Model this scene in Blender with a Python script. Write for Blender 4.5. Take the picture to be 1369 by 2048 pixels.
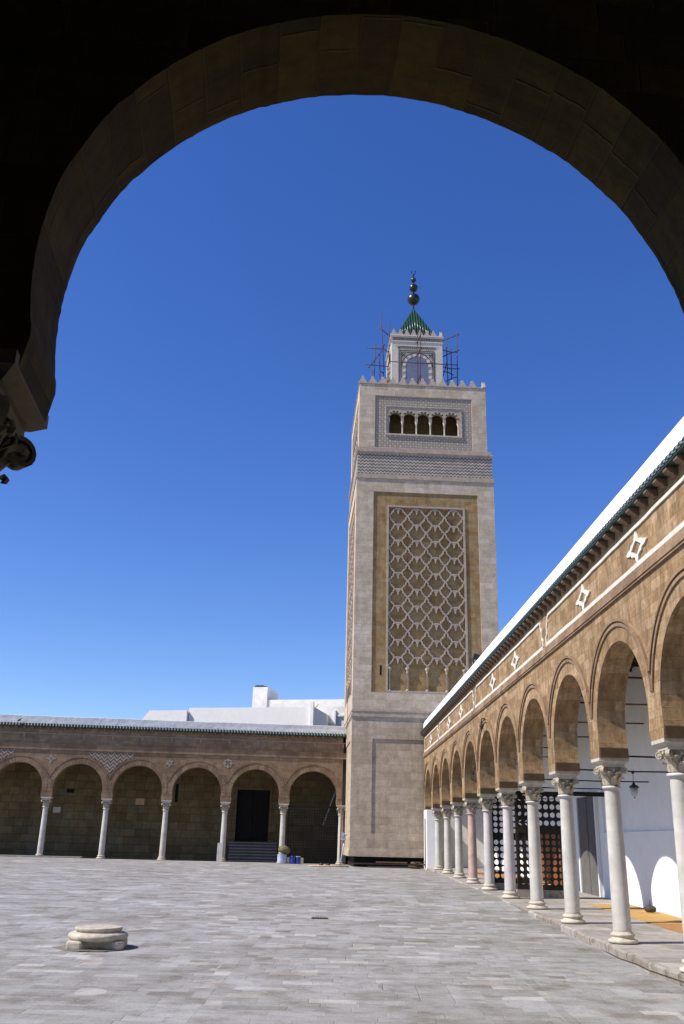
import bpy, bmesh, math, random
from mathutils import Vector, Matrix
R=math.radians; PI=math.pi; rnd=random.Random(7)
S=bpy.context.scene
for o in list(bpy.data.objects): bpy.data.objects.remove(o)
# ---------------------------------------------------------------- camera
cd=bpy.data.cameras.new('camera'); cam=bpy.data.objects.new('camera',cd); S.collection.objects.link(cam)
cd.sensor_fit='HORIZONTAL'; cd.sensor_width=36; cd.lens=36*1810.2/1369; cd.clip_start=.05; cd.clip_end=5000
pi_,ro_,ya_=.3493,.0254,.0111
F=Vector((math.sin(ya_)*math.cos(pi_),math.cos(ya_)*math.cos(pi_),math.sin(pi_)))
Rt=Vector((math.cos(ya_),-math.sin(ya_),0)); U=Rt.cross(F)
R2=Rt*math.cos(ro_)+U*math.sin(ro_); U2=-Rt*math.sin(ro_)+U*math.cos(ro_)
m=Matrix((R2,U2,-F)).transposed().to_4x4(); m.translation=(0,0,1.7); cam.matrix_world=m
S.camera=cam
# ---------------------------------------------------------------- sky, sun, exposure
EL,BZ=R(46.5),R(15)                      # sun comes from the left, a little behind the camera
tosun=Vector((-math.cos(EL)*math.cos(BZ),-math.cos(EL)*math.sin(BZ),math.sin(EL)))
W=bpy.data.worlds.new('World'); S.world=W; W.use_nodes=True; wn=W.node_tree.nodes; wl=W.node_tree.links
sky=wn.new('ShaderNodeTexSky'); sky.sky_type='NISHITA'; sky.sun_disc=False; sky.sun_elevation=EL
sky.sun_rotation=math.atan2(tosun.x,tosun.y)
sky.air_density=1.0; sky.dust_density=.1; sky.ozone_density=4.0; sky.altitude=300
hs=wn.new('ShaderNodeHueSaturation'); hs.inputs['Saturation'].default_value=1.25; hs.inputs['Hue'].default_value=.518; hs.inputs['Value'].default_value=1.1
wl.new(sky.outputs[0],hs.inputs['Color']); bg=wn['Background']; wl.new(hs.outputs[0],bg.inputs[0]); bg.inputs[1].default_value=.115
sl=bpy.data.lights.new('sun','SUN'); sl.energy=5.0; sl.angle=R(.5); sl.color=(1,.93,.82)
so=bpy.data.objects.new('sun',sl); S.collection.objects.link(so); so.rotation_euler=tosun.to_track_quat('Z','Y').to_euler(); so.location=(-30,-10,40)
S.view_settings.view_transform='Standard'; S.view_settings.look='None'; S.view_settings.gamma=1; S.view_settings.exposure=.4
S.view_settings.use_curve_mapping=False
# ---------------------------------------------------------------- material helpers
class NT:
    def __init__(s,name):
        s.m=bpy.data.materials.new(name); s.m.use_nodes=True; s.n=s.m.node_tree.nodes; s.l=s.m.node_tree.links
        s.b=s.n['Principled BSDF']
    def put(s,sock,v):
        if hasattr(v,'is_output') or isinstance(v,bpy.types.NodeSocket): s.l.new(v,sock)
        else: sock.default_value=v
    def math(s,op,a,b=0,c=None):
        n=s.n.new('ShaderNodeMath'); n.operation=op; s.put(n.inputs[0],a); s.put(n.inputs[1],b)
        if c is not None: s.put(n.inputs[2],c)
        return n.outputs[0]
    def uv(s):
        n=s.n.new('ShaderNodeUVMap'); n.uv_map='UVMap'; return n.outputs[0]
    def pos(s):
        n=s.n.new('ShaderNodeTexCoord'); return n.outputs['Object']
    def sep(s,v):
        n=s.n.new('ShaderNodeSeparateXYZ'); s.l.new(v,n.inputs[0]); return n.outputs
    def comb(s,x,y,z=0):
        n=s.n.new('ShaderNodeCombineXYZ')
        for i,v in enumerate((x,y,z)): s.put(n.inputs[i],v)
        return n.outputs[0]
    def noise(s,v,scale,detail=4,rough=.55,dist=0,col=False):
        n=s.n.new('ShaderNodeTexNoise'); s.l.new(v,n.inputs['Vector']); n.inputs['Scale'].default_value=scale
        n.inputs['Detail'].default_value=detail; n.inputs['Roughness'].default_value=rough; n.inputs['Distortion'].default_value=dist
        return n.outputs['Color' if col else 'Fac']
    def white(s,v):
        n=s.n.new('ShaderNodeTexWhiteNoise'); n.noise_dimensions='3D'; s.l.new(v,n.inputs['Vector']); return n.outputs['Value']
    def ramp(s,f,stops,interp='LINEAR'):
        n=s.n.new('ShaderNodeValToRGB'); n.color_ramp.interpolation=interp; e=n.color_ramp.elements
        while len(e)<len(stops): e.new(.5)
        for q,(p,c) in zip(e,stops): q.position=p; q.color=(*c,1) if len(c)==3 else c
        s.l.new(f,n.inputs[0]); return n.outputs[0]
    def mr(s,f,a,b,c,d):
        n=s.n.new('ShaderNodeMapRange'); s.l.new(f,n.inputs[0])
        for i,v in enumerate((a,b,c,d)): n.inputs[i+1].default_value=v
        return n.outputs[0]
    def mix(s,f,a,b,mode='MIX'):
        n=s.n.new('ShaderNodeMix'); n.data_type='RGBA'; n.blend_type=mode; s.put(n.inputs[0],f)
        for i,v in ((6,a),(7,b)):
            if isinstance(v,tuple): v=(*v,1) if len(v)==3 else v
            s.put(n.inputs[i],v)
        return n.outputs[2]
    def bump(s,h,strength=.5,dist=.02,prev=None):
        n=s.n.new('ShaderNodeBump'); s.l.new(h,n.inputs['Height']); n.inputs['Strength'].default_value=strength; n.inputs['Distance'].default_value=dist
        if prev is not None: s.l.new(prev,n.inputs['Normal'])
        return n.outputs[0]
    def done(s,col,rough=.85,normal=None,metal=0,spec=.3):
        s.put(s.b.inputs['Base Color'],(*col,1) if isinstance(col,tuple) else col); s.put(s.b.inputs['Roughness'],rough)
        s.b.inputs['Metallic'].default_value=metal; s.b.inputs['Specular IOR Level'].default_value=spec
        if normal is not None: s.l.new(normal,s.b.inputs['Normal'])
        return s.m
    def slabs(s,u,v,h,wa,wb,gap):
        """courses of blocks of uneven length -> (block id noise, second id, joint mask)"""
        vr=s.math('DIVIDE',v,h); row=s.math('FLOOR',vr); fv=s.math('FRACT',vr)
        r1=s.white(s.comb(row,3.1,1)); r2=s.white(s.comb(row,7.7,2))
        w=s.math('MULTIPLY_ADD',r1,wb-wa,wa)
        uu=s.math('DIVIDE',s.math('ADD',u,s.math('MULTIPLY',r2,9.)),w); col=s.math('FLOOR',uu); fu=s.math('FRACT',uu)
        i1=s.white(s.comb(row,col,5)); i2=s.white(s.comb(row,col,11))
        eu=s.math('MULTIPLY',s.math('MINIMUM',fu,s.math('SUBTRACT',1,fu)),w)
        ev=s.math('MULTIPLY',s.math('MINIMUM',fv,s.math('SUBTRACT',1,fv)),h)
        e=s.math('MINIMUM',eu,ev)
        return i1,i2,s.mr(e,gap*.35,gap*1.3,1,0)
def ashlar(name,tones,h=.3,wa=.4,wb=.75,gap=.008,joint=(.1,.08,.06),stain=.5,jstr=.6,bump=.6,var=1.,streak=0.,vert=.0):
    t=NT(name); uv=t.uv(); wob=t.noise(uv,3,2); x,y,z=t.sep(uv)
    y2=t.math('ADD',y,t.math('MULTIPLY',t.math('SUBTRACT',wob,.5),.02))
    i1,i2,g=t.slabs(x,y2,h,wa,wb,gap)
    k=len(tones); col=t.ramp(i1,[(.5*(1-var)+var*j/(k-1),c) for j,c in enumerate(tones)])
    big=t.noise(uv,.45,6,.62); fine=t.noise(uv,14,6,.7); med=t.noise(uv,2.3,5,.65)
    col=t.mix(t.mr(big,.35,.7,0,stain),col,tuple(c*.55 for c in tones[0]),'MIX')
    col=t.mix(1,col,t.ramp(med,[(.25,(.72,.7,.68)),(.75,(1.25,1.25,1.22))]),'MULTIPLY')
    col=t.mix(1,col,t.ramp(fine,[(.25,(.7,.7,.7)),(.7,(1.22,1.22,1.22))]),'MULTIPLY')
    if vert:
        vn=t.noise(t.comb(t.math('MULTIPLY',x,5.),t.math('MULTIPLY',y,1.1),0),1.6,7,.72)
        lo,hi=1-vert,1+vert*.8
        col=t.mix(1,col,t.ramp(vn,[(.3,(lo,lo*.97,lo*.93)),(.5,(1,1,1)),(.72,(hi,hi,hi*1.03))]),'MULTIPLY')
    if streak:
        sx=t.comb(t.math('MULTIPLY',x,2.2),t.math('MULTIPLY',y,.16),0); st=t.noise(sx,1.3,6,.65)
        col=t.mix(t.mr(st,.5,.75,0,streak),col,tuple(c*.4 for c in tones[0]))
    col=t.mix(t.math('MULTIPLY',g,jstr),col,joint)
    hgt=t.math('SUBTRACT',t.math('MULTIPLY',t.math('ADD',fine,t.math('MULTIPLY',i2,.3)),.5),t.math('MULTIPLY',g,min(1,jstr*1.6)))
    return t.done(col,.9,t.bump(hgt,bump,.012))
def plain(name,c,rough=.8,var=.25,scale=6,bump=.2,metal=0,spec=.3,dist=.01,uvbig=1.2):
    t=NT(name); p=t.pos(); a=t.noise(p,scale,6,.6); b=t.noise(p,uvbig,4,.6)
    lo=tuple(x*(1-var) for x in c); hi=tuple(min(1,x*(1+var)) for x in c)
    col=t.mix(1,t.ramp(a,[(.25,lo),(.75,hi)]),t.ramp(b,[(.3,(1-var*.6,)*3),(.7,(1+var*.3,)*3)]),'MULTIPLY')
    return t.done(col,rough,t.bump(a,bump,dist) if bump else None,metal,spec)
M={}
M['stone_right']=ashlar('brown_limestone',[(.26,.165,.083),(.30,.197,.101),(.335,.225,.12),(.385,.27,.158)],.17,.22,.5,.004,(.20,.125,.07),.5,.14,1.3,.7,.55,.46)
M['stone_far']=ashlar('red_brown_stone',[(.235,.155,.09),(.265,.178,.106),(.30,.21,.132)],.15,.25,.5,.005,(.13,.085,.06),.5,.25,.6,.9,.25,.2)
M['stone_trim']=ashlar('brown_trim',[(.20,.13,.08),(.27,.18,.11),(.32,.22,.14)],.5,.25,.45,.006,(.11,.07,.045),.4,.45,.6)
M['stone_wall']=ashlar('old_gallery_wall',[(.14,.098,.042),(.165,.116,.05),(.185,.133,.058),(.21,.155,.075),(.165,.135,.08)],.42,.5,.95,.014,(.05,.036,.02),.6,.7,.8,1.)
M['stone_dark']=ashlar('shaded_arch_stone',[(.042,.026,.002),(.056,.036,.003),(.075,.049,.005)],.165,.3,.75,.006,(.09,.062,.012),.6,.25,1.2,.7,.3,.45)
M['tower']=ashlar('grey_limestone',[(.46,.375,.28),(.49,.405,.31),(.52,.435,.34),(.56,.475,.385)],.36,.55,1.2,.009,(.24,.20,.155),.08,.5,.5,1.,.22)
M['tower_base']=ashlar('weathered_limestone',[(.41,.33,.245),(.46,.38,.29),(.52,.43,.34)],.36,.55,1.2,.009,(.22,.175,.13),.28,.5,.5,1.,.42)
M['tower_yellow']=ashlar('yellow_limestone',[(.28,.17,.065),(.33,.22,.10),(.36,.255,.125),(.33,.24,.13)],.22,.3,.6,.005,(.22,.15,.07),.4,.4,.6,1.,.4,.15)
M['tower_trim']=plain('carved_limestone',(.40,.325,.255),.85,.25,6,.4)
M['merlon']=plain('merlon_stone',(.46,.40,.335),.85,.25,6,.3)
M['marble']=plain('white_marble',(.50,.475,.43),.5,.24,3.2,.12,0,.5)
M['marble_pink']=plain('pink_marble',(.47,.33,.27),.5,.28,5,.12,0,.5)
M['marble_rose']=plain('rose_veined_marble',(.50,.46,.445),.45,.25,2.2,.12,0,.5)
M['impost']=plain('dark_impost_timber',(.075,.048,.026),.85,.3,8,.3)
M['marble_old']=plain('yellowed_marble',(.47,.42,.34),.7,.3,9,.4)
M['shaded_marble']=plain('shade_darkened_marble',(.15,.11,.062),.8,.35,9,.5)  # dark copy of the marble; foreground shade is put into its colour
M['lantern_stone']=plain('pale_lantern_stone',(.58,.54,.48),.85,.12,6,.2)
M['capital']=plain('weathered_capital_marble',(.42,.36,.27),.75,.35,14,.6)
M['plaster']=plain('white_plaster',(.80,.79,.77),.9,.05,3,.25,dist=.015,uvbig=.5)
M['plaster_old']=plain('weathered_plaster',(.74,.72,.68),.9,.16,2.5,.4,dist=.02,uvbig=.7)
M['roof_shaded']=plain('shaded_limewash_roof',(.60,.61,.63),.9,.12,5,.6,dist=.05,uvbig=.6)  # duller, bluer limewash; the shade on the far roof is in its colour
M['step_shade']=plain('shaded_riser_stone',(.13,.11,.095),.85,.2,5,.2)  # shadow under each tread nosing is painted into the riser colour
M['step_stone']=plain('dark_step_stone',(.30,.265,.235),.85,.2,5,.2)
M['roof_white']=plain('limewash_roof',(.80,.80,.80),.9,.08,5,.6,dist=.05,uvbig=.6)
M['white_band']=plain('white_stone_band',(.62,.58,.51),.8,.22,8,.4)
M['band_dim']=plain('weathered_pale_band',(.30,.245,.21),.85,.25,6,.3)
M['band_brown']=plain('brown_string_course',(.24,.165,.105),.85,.25,5,.3)
M['green']=plain('green_glazed_tile',(.012,.034,.026),.45,.5,30,.1,0,.5)
M['dark_wood']=plain('dark_stained_wood',(.018,.014,.011),.7,.4,9,.2)
M['wood']=plain('weathered_timber',(.17,.11,.07),.85,.35,9,.3)
M['pole_wood']=plain('scaffold_timber',(.09,.058,.045),.85,.35,12,.2)
M['ceiling']=plain('timber_ceiling',(.05,.032,.022),.85,.4,7,.3)
M['iron']=plain('rusted_iron',(.06,.045,.04),.7,.4,9,.2)
M['black']=plain('blackened_metal',(.012,.014,.013),.35,.4,5,.1,0,.5)
M['void']=plain('dark_opening_wood',(.008,.007,.006),.9,.3,5,.1)
M['door_grey']=plain('grey_painted_door',(.12,.115,.11),.7,.18,5,.15)
M['door_rust']=plain('orange_varnished_wood',(.17,.058,.018),.6,.25,4,.1)
M['blue']=plain('blue_plastic',(.02,.05,.30),.4,.2,5,.05,0,.5)
M['pale_blue']=plain('pale_blue_tin',(.42,.50,.66),.5,.25,9,.05,0,.5)
M['olive']=plain('olive_cloth_bag',(.14,.13,.065),.8,.3,7,.5)
M['cream']=plain('cream_plastic',(.55,.52,.42),.6,.1,5,.05)
M['glass_dull']=plain('dusty_lamp_glass',(.42,.42,.44),.2,.1,5,0,0,.5)
M['lamp_white']=plain('grey_metal',(.55,.55,.56),.4,.2,6,.1,.3)
M['ochre']=plain('ochre_plaster',(.48,.33,.17),.85,.2,5,.2)
def pave():
    t=NT('courtyard_slabs'); p=t.pos(); wob=t.noise(p,1.1,2,.5,0,True)
    x,y,z=t.sep(p); wx,wy,wz=t.sep(wob)
    x=t.math('ADD',x,t.math('MULTIPLY',y,-.035)); x=t.math('ADD',x,t.math('MULTIPLY',wx,.08)); y=t.math('ADD',y,t.math('MULTIPLY',wy,.12))
    i1,i2,g=t.slabs(x,y,.25,.28,.75,.009)
    j1,j2,g2=t.slabs(y,x,.42,.28,.62,.008)
    sel=t.math('GREATER_THAN',t.noise(p,.22,2,.5),.57)
    st=t.math('LESS_THAN',t.math('FRACT',t.math('DIVIDE',t.math('ADD',x,1.9),4.3)),.095); sel=t.math('MAXIMUM',sel,st)
    a=t.mix(sel,i1,j1); b=t.mix(sel,i2,j2); gg=t.mix(sel,g,g2)
    col=t.ramp(a,[(0,(.19,.18,.16)),(.08,(.238,.232,.218)),(.5,(.268,.266,.26)),(.89,(.298,.296,.29)),(.96,(.385,.38,.362)),(1,(.30,.275,.245))])
    patch=t.noise(p,.35,6,.68); sm=t.noise(t.comb(t.math('MULTIPLY',x,.55),y,z),6,9,.74); mm=t.noise(p,1.4,6,.65); hf=t.noise(p,38,4,.7)
    col=t.mix(1,col,t.ramp(patch,[(.3,(.84,.81,.76)),(.65,(1.1,1.1,1.12))]),'MULTIPLY')
    col=t.mix(1,col,t.ramp(mm,[(.28,(.64,.58,.50)),(.48,(1,1,1)),(.75,(1.14,1.14,1.15))]),'MULTIPLY')
    col=t.mix(1,col,t.ramp(sm,[(.28,(.62,.58,.53)),(.46,(1,1,1)),(.72,(1.16,1.15,1.14))]),'MULTIPLY')
    col=t.mix(1,col,t.ramp(hf,[(.3,(.8,.8,.8)),(.7,(1.18,1.18,1.18))]),'MULTIPLY')
    dn=t.noise(t.comb(t.math('MULTIPLY',x,.5),t.math('MULTIPLY',y,1.2),0),5.5,9,.8)
    col=t.mix(t.mr(dn,.55,.72,0,.55),col,(.17,.145,.115))
    wn_=t.noise(t.comb(t.math('MULTIPLY',x,.4),t.math('MULTIPLY',y,1.1),5.),5.,8,.78); col=t.mix(t.mr(wn_,.57,.74,0,.28),col,(.42,.415,.41))
    jm=t.math('MULTIPLY',gg,t.mr(t.noise(p,.9,5,.7),.42,.7,.06,.6))
    col=t.mix(jm,col,(.15,.13,.11))
    h=t.math('SUBTRACT',t.math('ADD',t.math('MULTIPLY',sm,1.0),t.math('MULTIPLY',b,.4)),t.math('MULTIPLY',jm,.9))
    return t.done(col,.72,t.bump(h,.6,.02),0,.35)
M['paving']=pave()
def floor_slab():
    t=NT('gallery_floor_slabs'); p=t.pos(); x,y,z=t.sep(p); i1,i2,g=t.slabs(x,y,.55,.7,1.3,.008)
    sm=t.noise(p,4,7,.65)
    col=t.ramp(i1,[(0,(.27,.25,.23)),(.5,(.33,.31,.29)),(1,(.40,.37,.34))])
    col=t.mix(1,col,t.ramp(sm,[(.28,(.72,.68,.62)),(.6,(1.05,1.05,1.05))]),'MULTIPLY')
    col=t.mix(t.math('MULTIPLY',g,.6),col,(.12,.10,.08))
    return t.done(col,.7,t.bump(t.math('SUBTRACT',sm,g),.4,.01))
M['floor']=floor_slab()
def kerb():
    t=NT('worn_kerb_stone'); p=t.pos(); x,y,z=t.sep(p); i1,i2,g=t.slabs(y,z,3,.45,1.1,.014)
    sm=t.noise(p,6,7,.7); col=t.ramp(i1,[(0,(.20,.17,.14)),(.5,(.27,.24,.205)),(1,(.37,.34,.295))])
    col=t.mix(1,col,t.ramp(sm,[(.3,(.5,.46,.4)),(.5,(1,1,1)),(.7,(1.15,1.15,1.15))]),'MULTIPLY')
    col=t.mix(t.math('MULTIPLY',g,.8),col,(.08,.06,.05)); return t.done(col,.85,t.bump(t.math('SUBTRACT',sm,g),.8,.02))
M['kerb']=kerb()
M['kerb_dark']=plain('dark_ground_slab',(.19,.175,.14),.85,.4,7,.6)  # dark tone of the thin irregular disc around the column base
def matm(name,c,c2):
    t=NT(name); p=t.pos(); x,y,z=t.sep(p); w=t.math('SINE',t.math('MULTIPLY',y,260)); n=t.noise(p,4,5,.6); n2=t.noise(p,60,3,.6)
    col=t.ramp(n,[(.3,c2),(.7,c)]); col=t.mix(.5,col,t.ramp(n2,[(.3,(.65,.6,.5)),(.7,(1.2,1.2,1.2))]),'MULTIPLY')
    return t.done(col,.9,t.bump(w,.4,.005))
M['mat_yellow']=matm('yellow_straw',(.50,.32,.115),(.42,.25,.08)); M['mat_orange']=matm('orange_straw',(.40,.20,.07),(.32,.15,.055))
def chevm(name,a,b,pu,pv,amp):
    """inlaid zigzag rows, two stone colours"""
    t=NT(name); uv=t.uv(); x,y,z=t.sep(uv)
    zig=t.math('ABSOLUTE',t.math('SUBTRACT',t.math('FRACT',t.math('DIVIDE',x,pu)),.5))
    f=t.math('FRACT',t.math('DIVIDE',t.math('ADD',y,t.math('MULTIPLY',zig,amp)),pv))
    s=t.math('GREATER_THAN',f,.5); n=t.noise(uv,3,5,.6)
    col=t.mix(s,a,b); col=t.mix(1,col,t.ramp(n,[(.3,(.75,.75,.75)),(.7,(1.15,1.15,1.15))]),'MULTIPLY')
    return t.done(col,.8,t.bump(f,.1,.01))
M['zigzag']=chevm('zigzag_inlay',(.13,.115,.10),(.46,.40,.34),.21,.19,.2)
M['chevron']=chevm('chevron_tiles',(.13,.08,.05),(.31,.26,.22),.34,.2,.4)
def tilem():
    t=NT('star_tile_panel'); uv=t.uv(); x,y,z=t.sep(uv)
    def cell(v,o): return t.math('SUBTRACT',t.math('FRACT',t.math('ADD',t.math('DIVIDE',v,.30),o)),.5)
    def star(o1,o2,r):
        a=cell(x,o1); b=cell(y,o2); d=t.math('MINIMUM',t.math('ADD',t.math('ABSOLUTE',a),t.math('ABSOLUTE',b)),t.math('MULTIPLY',t.math('MAXIMUM',t.math('ABSOLUTE',a),t.math('ABSOLUTE',b)),1.4))
        return t.math('LESS_THAN',d,r)
    n=t.noise(uv,1.7,4,.6); n2=t.noise(uv,9,4,.6)
    base=t.ramp(n,[(.3,(.37,.31,.235)),(.5,(.33,.28,.215)),(.7,(.38,.285,.21))])
    rim=t.math('MAXIMUM',star(0,0,.33),star(.5,.5,.33)); col=t.mix(rim,base,(.21,.175,.14))
    core=t.math('MAXIMUM',star(0,0,.17),star(.5,.5,.2)); col=t.mix(core,col,(.50,.44,.40))
    col=t.mix(1,col,t.ramp(n2,[(.3,(.75,.75,.75)),(.7,(1.2,1.2,1.2))]),'MULTIPLY')
    return t.done(col,.6)
M['star_tiles']=tilem()
def winm():
    t=NT('blue_lattice_glass'); uv=t.uv(); x,y,z=t.sep(uv)
    def tri(k,l): return t.math('ABSOLUTE',t.math('SUBTRACT',t.math('FRACT',t.math('ADD',t.math('MULTIPLY',x,k),t.math('MULTIPLY',y,l))),.5))
    d=t.math('MAXIMUM',tri(6,6),tri(6,-6)); g=t.math('GREATER_THAN',d,.42); n=t.noise(uv,2,3)
    col=t.mix(g,t.ramp(n,[(.3,(.10,.13,.25)),(.7,(.16,.19,.32))]),(.24,.24,.29)); return t.done(col,.4,None,0,.5)
M['blue_glass']=winm()
def tilegreen():
    t=NT('green_pyramid_tiles'); uv=t.uv(); p=t.pos(); n=t.noise(p,20,4,.6); n2=t.noise(p,3,3)
    col=t.ramp(n,[(.3,(.008,.034,.018)),(.55,(.014,.06,.03)),(.75,(.14,.18,.08))]); return t.done(col,.3,t.bump(n2,.1,.01),0,.5)
M['pyramid']=tilegreen()
# ---------------------------------------------------------------- mesh helpers
class MB:
    """collects faces; box-projected UVs in metres unless given"""
    def __init__(s): s.v=[];s.f=[];s.uv=[];s.mi=[];s.sm=[]
    def add(s,vs,fs,uvs=None,mi=0,T=None,smooth=False):
        o=len(s.v); s.v+= [tuple(T@Vector(v)) if T else tuple(v) for v in vs]
        for k,f in enumerate(fs):
            s.f.append([o+i for i in f]); s.uv.append(None if uvs is None else [uvs[i] for i in f]); s.mi.append(mi); s.sm.append(smooth)
        return s
    def box(s,x0,x1,y0,y1,z0,z1,mi=0,T=None):
        v=[(x,y,z) for z in (z0,z1) for y in (y0,y1) for x in (x0,x1)]
        return s.add(v,[(0,2,3,1),(4,5,7,6),(0,1,5,4),(2,6,7,3),(0,4,6,2),(1,3,7,5)],None,mi,T)
    def lathe(s,prof,n=20,c=(0,0),mi=0,T=None,smooth=True,cap=True,jit=0):
        v=[];L=len(prof)
        for j in range(n):
            a=2*PI*j/n; r_=1+jit*math.sin(5*a+1)+jit*math.sin(3*a)
            for r,z in prof: v.append((c[0]+r*r_*math.cos(a),c[1]+r*r_*math.sin(a),z))
        f=[]
        for j in range(n):
            k=(j+1)%n
            for i in range(L-1): f.append((j*L+i,k*L+i,k*L+i+1,j*L+i+1))
        s.add(v,f,None,mi,T,smooth)
        if cap:
            for i,rev in ((0,True),(L-1,False)):
                if prof[i][0]>1e-4:
                    idx=[j*L+i for j in range(n)]; o=len(s.v)-len(v)
                    s.f.append([o+q for q in (idx[::-1] if rev else idx)]); s.uv.append(None); s.mi.append(mi); s.sm.append(False)
        return s
    def tube(s,pts,r,n=6,mi=0,smooth=True):
        P=[Vector(p) for p in pts]; rs=r if isinstance(r,(list,tuple)) else [r]*len(P); v=[];f=[]
        up=None
        for i,p in enumerate(P):
            d=(P[min(i+1,len(P)-1)]-P[max(i-1,0)]).normalized()
            if up is None: up=Vector((0,0,1)) if abs(d.z)<.9 else Vector((1,0,0))
            a=d.cross(up).normalized(); b=a.cross(d).normalized(); up=b
            for j in range(n):
                t=2*PI*j/n; v.append(p+(a*math.cos(t)+b*math.sin(t))*rs[i])
        for i in range(len(P)-1):
            for j in range(n): k=(j+1)%n; f.append((i*n+j,i*n+k,(i+1)*n+k,(i+1)*n+j))
        f.append(tuple(range(n))[::-1]); f.append(tuple((len(P)-1)*n+j for j in range(n)))
        return s.add(v,f,None,mi,None,smooth)
    def prism(s,poly,y0,y1,mi=0,T=None):
        """polygon in (x,z), extruded along y; convex or simple"""
        n=len(poly); v=[(x,y0,z) for x,z in poly]+[(x,y1,z) for x,z in poly]
        f=[tuple(range(n)),tuple(range(n,2*n))[::-1]]+[(i,i+n,(i+1)%n+n,(i+1)%n) for i in range(n)]
        return s.add(v,f,None,mi,T)
    def ribbon(s,pts,w,y0,y1,closed=False,mi=0,ends=True):
        """band of width w following pts in (x,z), front face at y0, back at y1"""
        n=len(pts); v=[];f=[]
        for i,(x,z) in enumerate(pts):
            a=pts[(i-1)%n] if (closed or i>0) else pts[i]; b=pts[(i+1)%n] if (closed or i<n-1) else pts[i]
            dx,dz=b[0]-a[0],b[1]-a[1]; l=math.hypot(dx,dz) or 1; nx,nz=-dz/l*w/2,dx/l*w/2
            v+=[(x+nx,y0,z+nz),(x-nx,y0,z-nz),(x-nx,y1,z-nz),(x+nx,y1,z+nz)]
        for i in range(n if closed else n-1):
            k=(i+1)%n
            for j in range(4): f.append((i*4+j,i*4+(j+1)%4,k*4+(j+1)%4,k*4+j))
        if not closed and ends: f+= [(3,2,1,0),tuple((n-1)*4+j for j in range(4))]
        return s.add(v,f,None,mi)
    def obj(s,name,mats,parent=None,loc=(0,0,0),rot=0,label=None,bevel=0):
        me=bpy.data.meshes.new(name); me.from_pydata(s.v,[],s.f)
        if not isinstance(mats,(list,tuple)): mats=[mats]
        for q in mats: me.materials.append(M[q])
        uvl=me.uv_layers.new(name='UVMap'); d=[0.]*(2*len(me.loops))
        for p in me.polygons:
            p.material_index=s.mi[p.index]; p.use_smooth=s.sm[p.index]; u=s.uv[p.index]; nx,ny,nz=(abs(q) for q in p.normal)
            for k,li in enumerate(p.loop_indices):
                if u is not None: a,b=u[k]
                else:
                    x,y,z=me.vertices[me.loops[li].vertex_index].co
                    a,b=(x,y) if nz>max(nx,ny) else ((y,z) if nx>ny else (x,z))
                d[2*li]=a; d[2*li+1]=b
        uvl.data.foreach_set('uv',d); me.update()
        bm=bmesh.new(); bm.from_mesh(me); bmesh.ops.recalc_face_normals(bm,faces=bm.faces); bm.to_mesh(me); bm.free()
        o=bpy.data.objects.new(name,me); S.collection.objects.link(o); o.location=loc; o.rotation_euler=(0,0,rot)
        if parent: o.parent=parent
        if label: o['label']=label
        if bevel:
            b=o.modifiers.new('bevel','BEVEL'); b.width=bevel; b.segments=2; b.limit_method='ANGLE'
        return o
def tag(o,label=None,cat=None,group=None,kind=None):
    if label:o['label']=label
    if cat:o['category']=cat
    if group:o['group']=group
    if kind:o['kind']=kind
    return o
def thing(name,label,cat,loc=(0,0,0),rot=0,group=None):
    o=bpy.data.objects.new(name,None); S.collection.objects.link(o); o.location=loc; o.rotation_euler=(0,0,rot); o.empty_display_size=.3
    return tag(o,label,cat,group)
def copy(o,parent=None):
    c=o.copy(); S.collection.objects.link(c)
    if parent: c.parent=parent
    for ch in [x for x in bpy.data.objects if x.parent==o]: copy(ch,c)
    return c
def lerp(t,tab):
    for (a,va),(b,vb) in zip(tab,tab[1:]):
        if t<=b: return va+(vb-va)*(t-a)/(b-a)
    return tab[-1][1]
def gz(y):      # courtyard level, it drains toward the camera
    return lerp(y,[(-40,-.35),(-5,-.3),(10,-.12),(17,.0),(20,.08),(27,.295),(34,.425),(43,.53),(47,.56),(53,.53),(90,.5)])
def pz(y): return .106+.017*(y-13.85)
# ---------------------------------------------------------------- setting: ground, courtyard, gallery platform
ys=[-8,-5,0,5,10,13,15,17,18.5,20,23,27,30,34,38,43,47,50,53,56]
mb=MB(); xs=[-60,-40,-20,-10,-5,0,2.5,5.1]
vv=[(x,y,gz(y)) for y in ys for x in xs]; n=len(xs)
mb.add(vv,[(j*n+i,j*n+i+1,(j+1)*n+i+1,(j+1)*n+i) for j in range(len(ys)-1) for i in range(n-1)])
tag(mb.obj('courtyard_paving','paving'),kind='structure')
mb=MB(); mb.add([(-3000,-3000,-.6),(3000,-3000,-.6),(3000,3000,-.6),(-3000,3000,-.6)],[(0,1,2,3)])
tag(mb.obj('ground','kerb'),kind='structure')
XE=4.94  # platform edge
mb=MB()
yy=[-4+.7*i for i in range(75)]
def ej(i): return XE+.035*math.sin(i*2.3)+.02*math.sin(i*5.1)
v=[];f=[]
for i,y in enumerate(yy):
    x=ej(i); z=pz(y)
    v+=[(x+.012,y,gz(y)-.15),(x-.005,y,z-.03),(x+.03,y,z-.004),(x+.42,y,z),(8.6,y,z)]
for i in range(len(yy)-1):
    for j in range(4): f.append((i*5+j,(i+1)*5+j,(i+1)*5+j+1,i*5+j+1))
mb.add(v,[q for k,q in enumerate(f)])
for k in range(len(mb.f)): mb.mi[k]=1 if k%4<2 else 0
tag(mb.obj('gallery_platform',['floor','kerb']),kind='structure')
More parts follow.
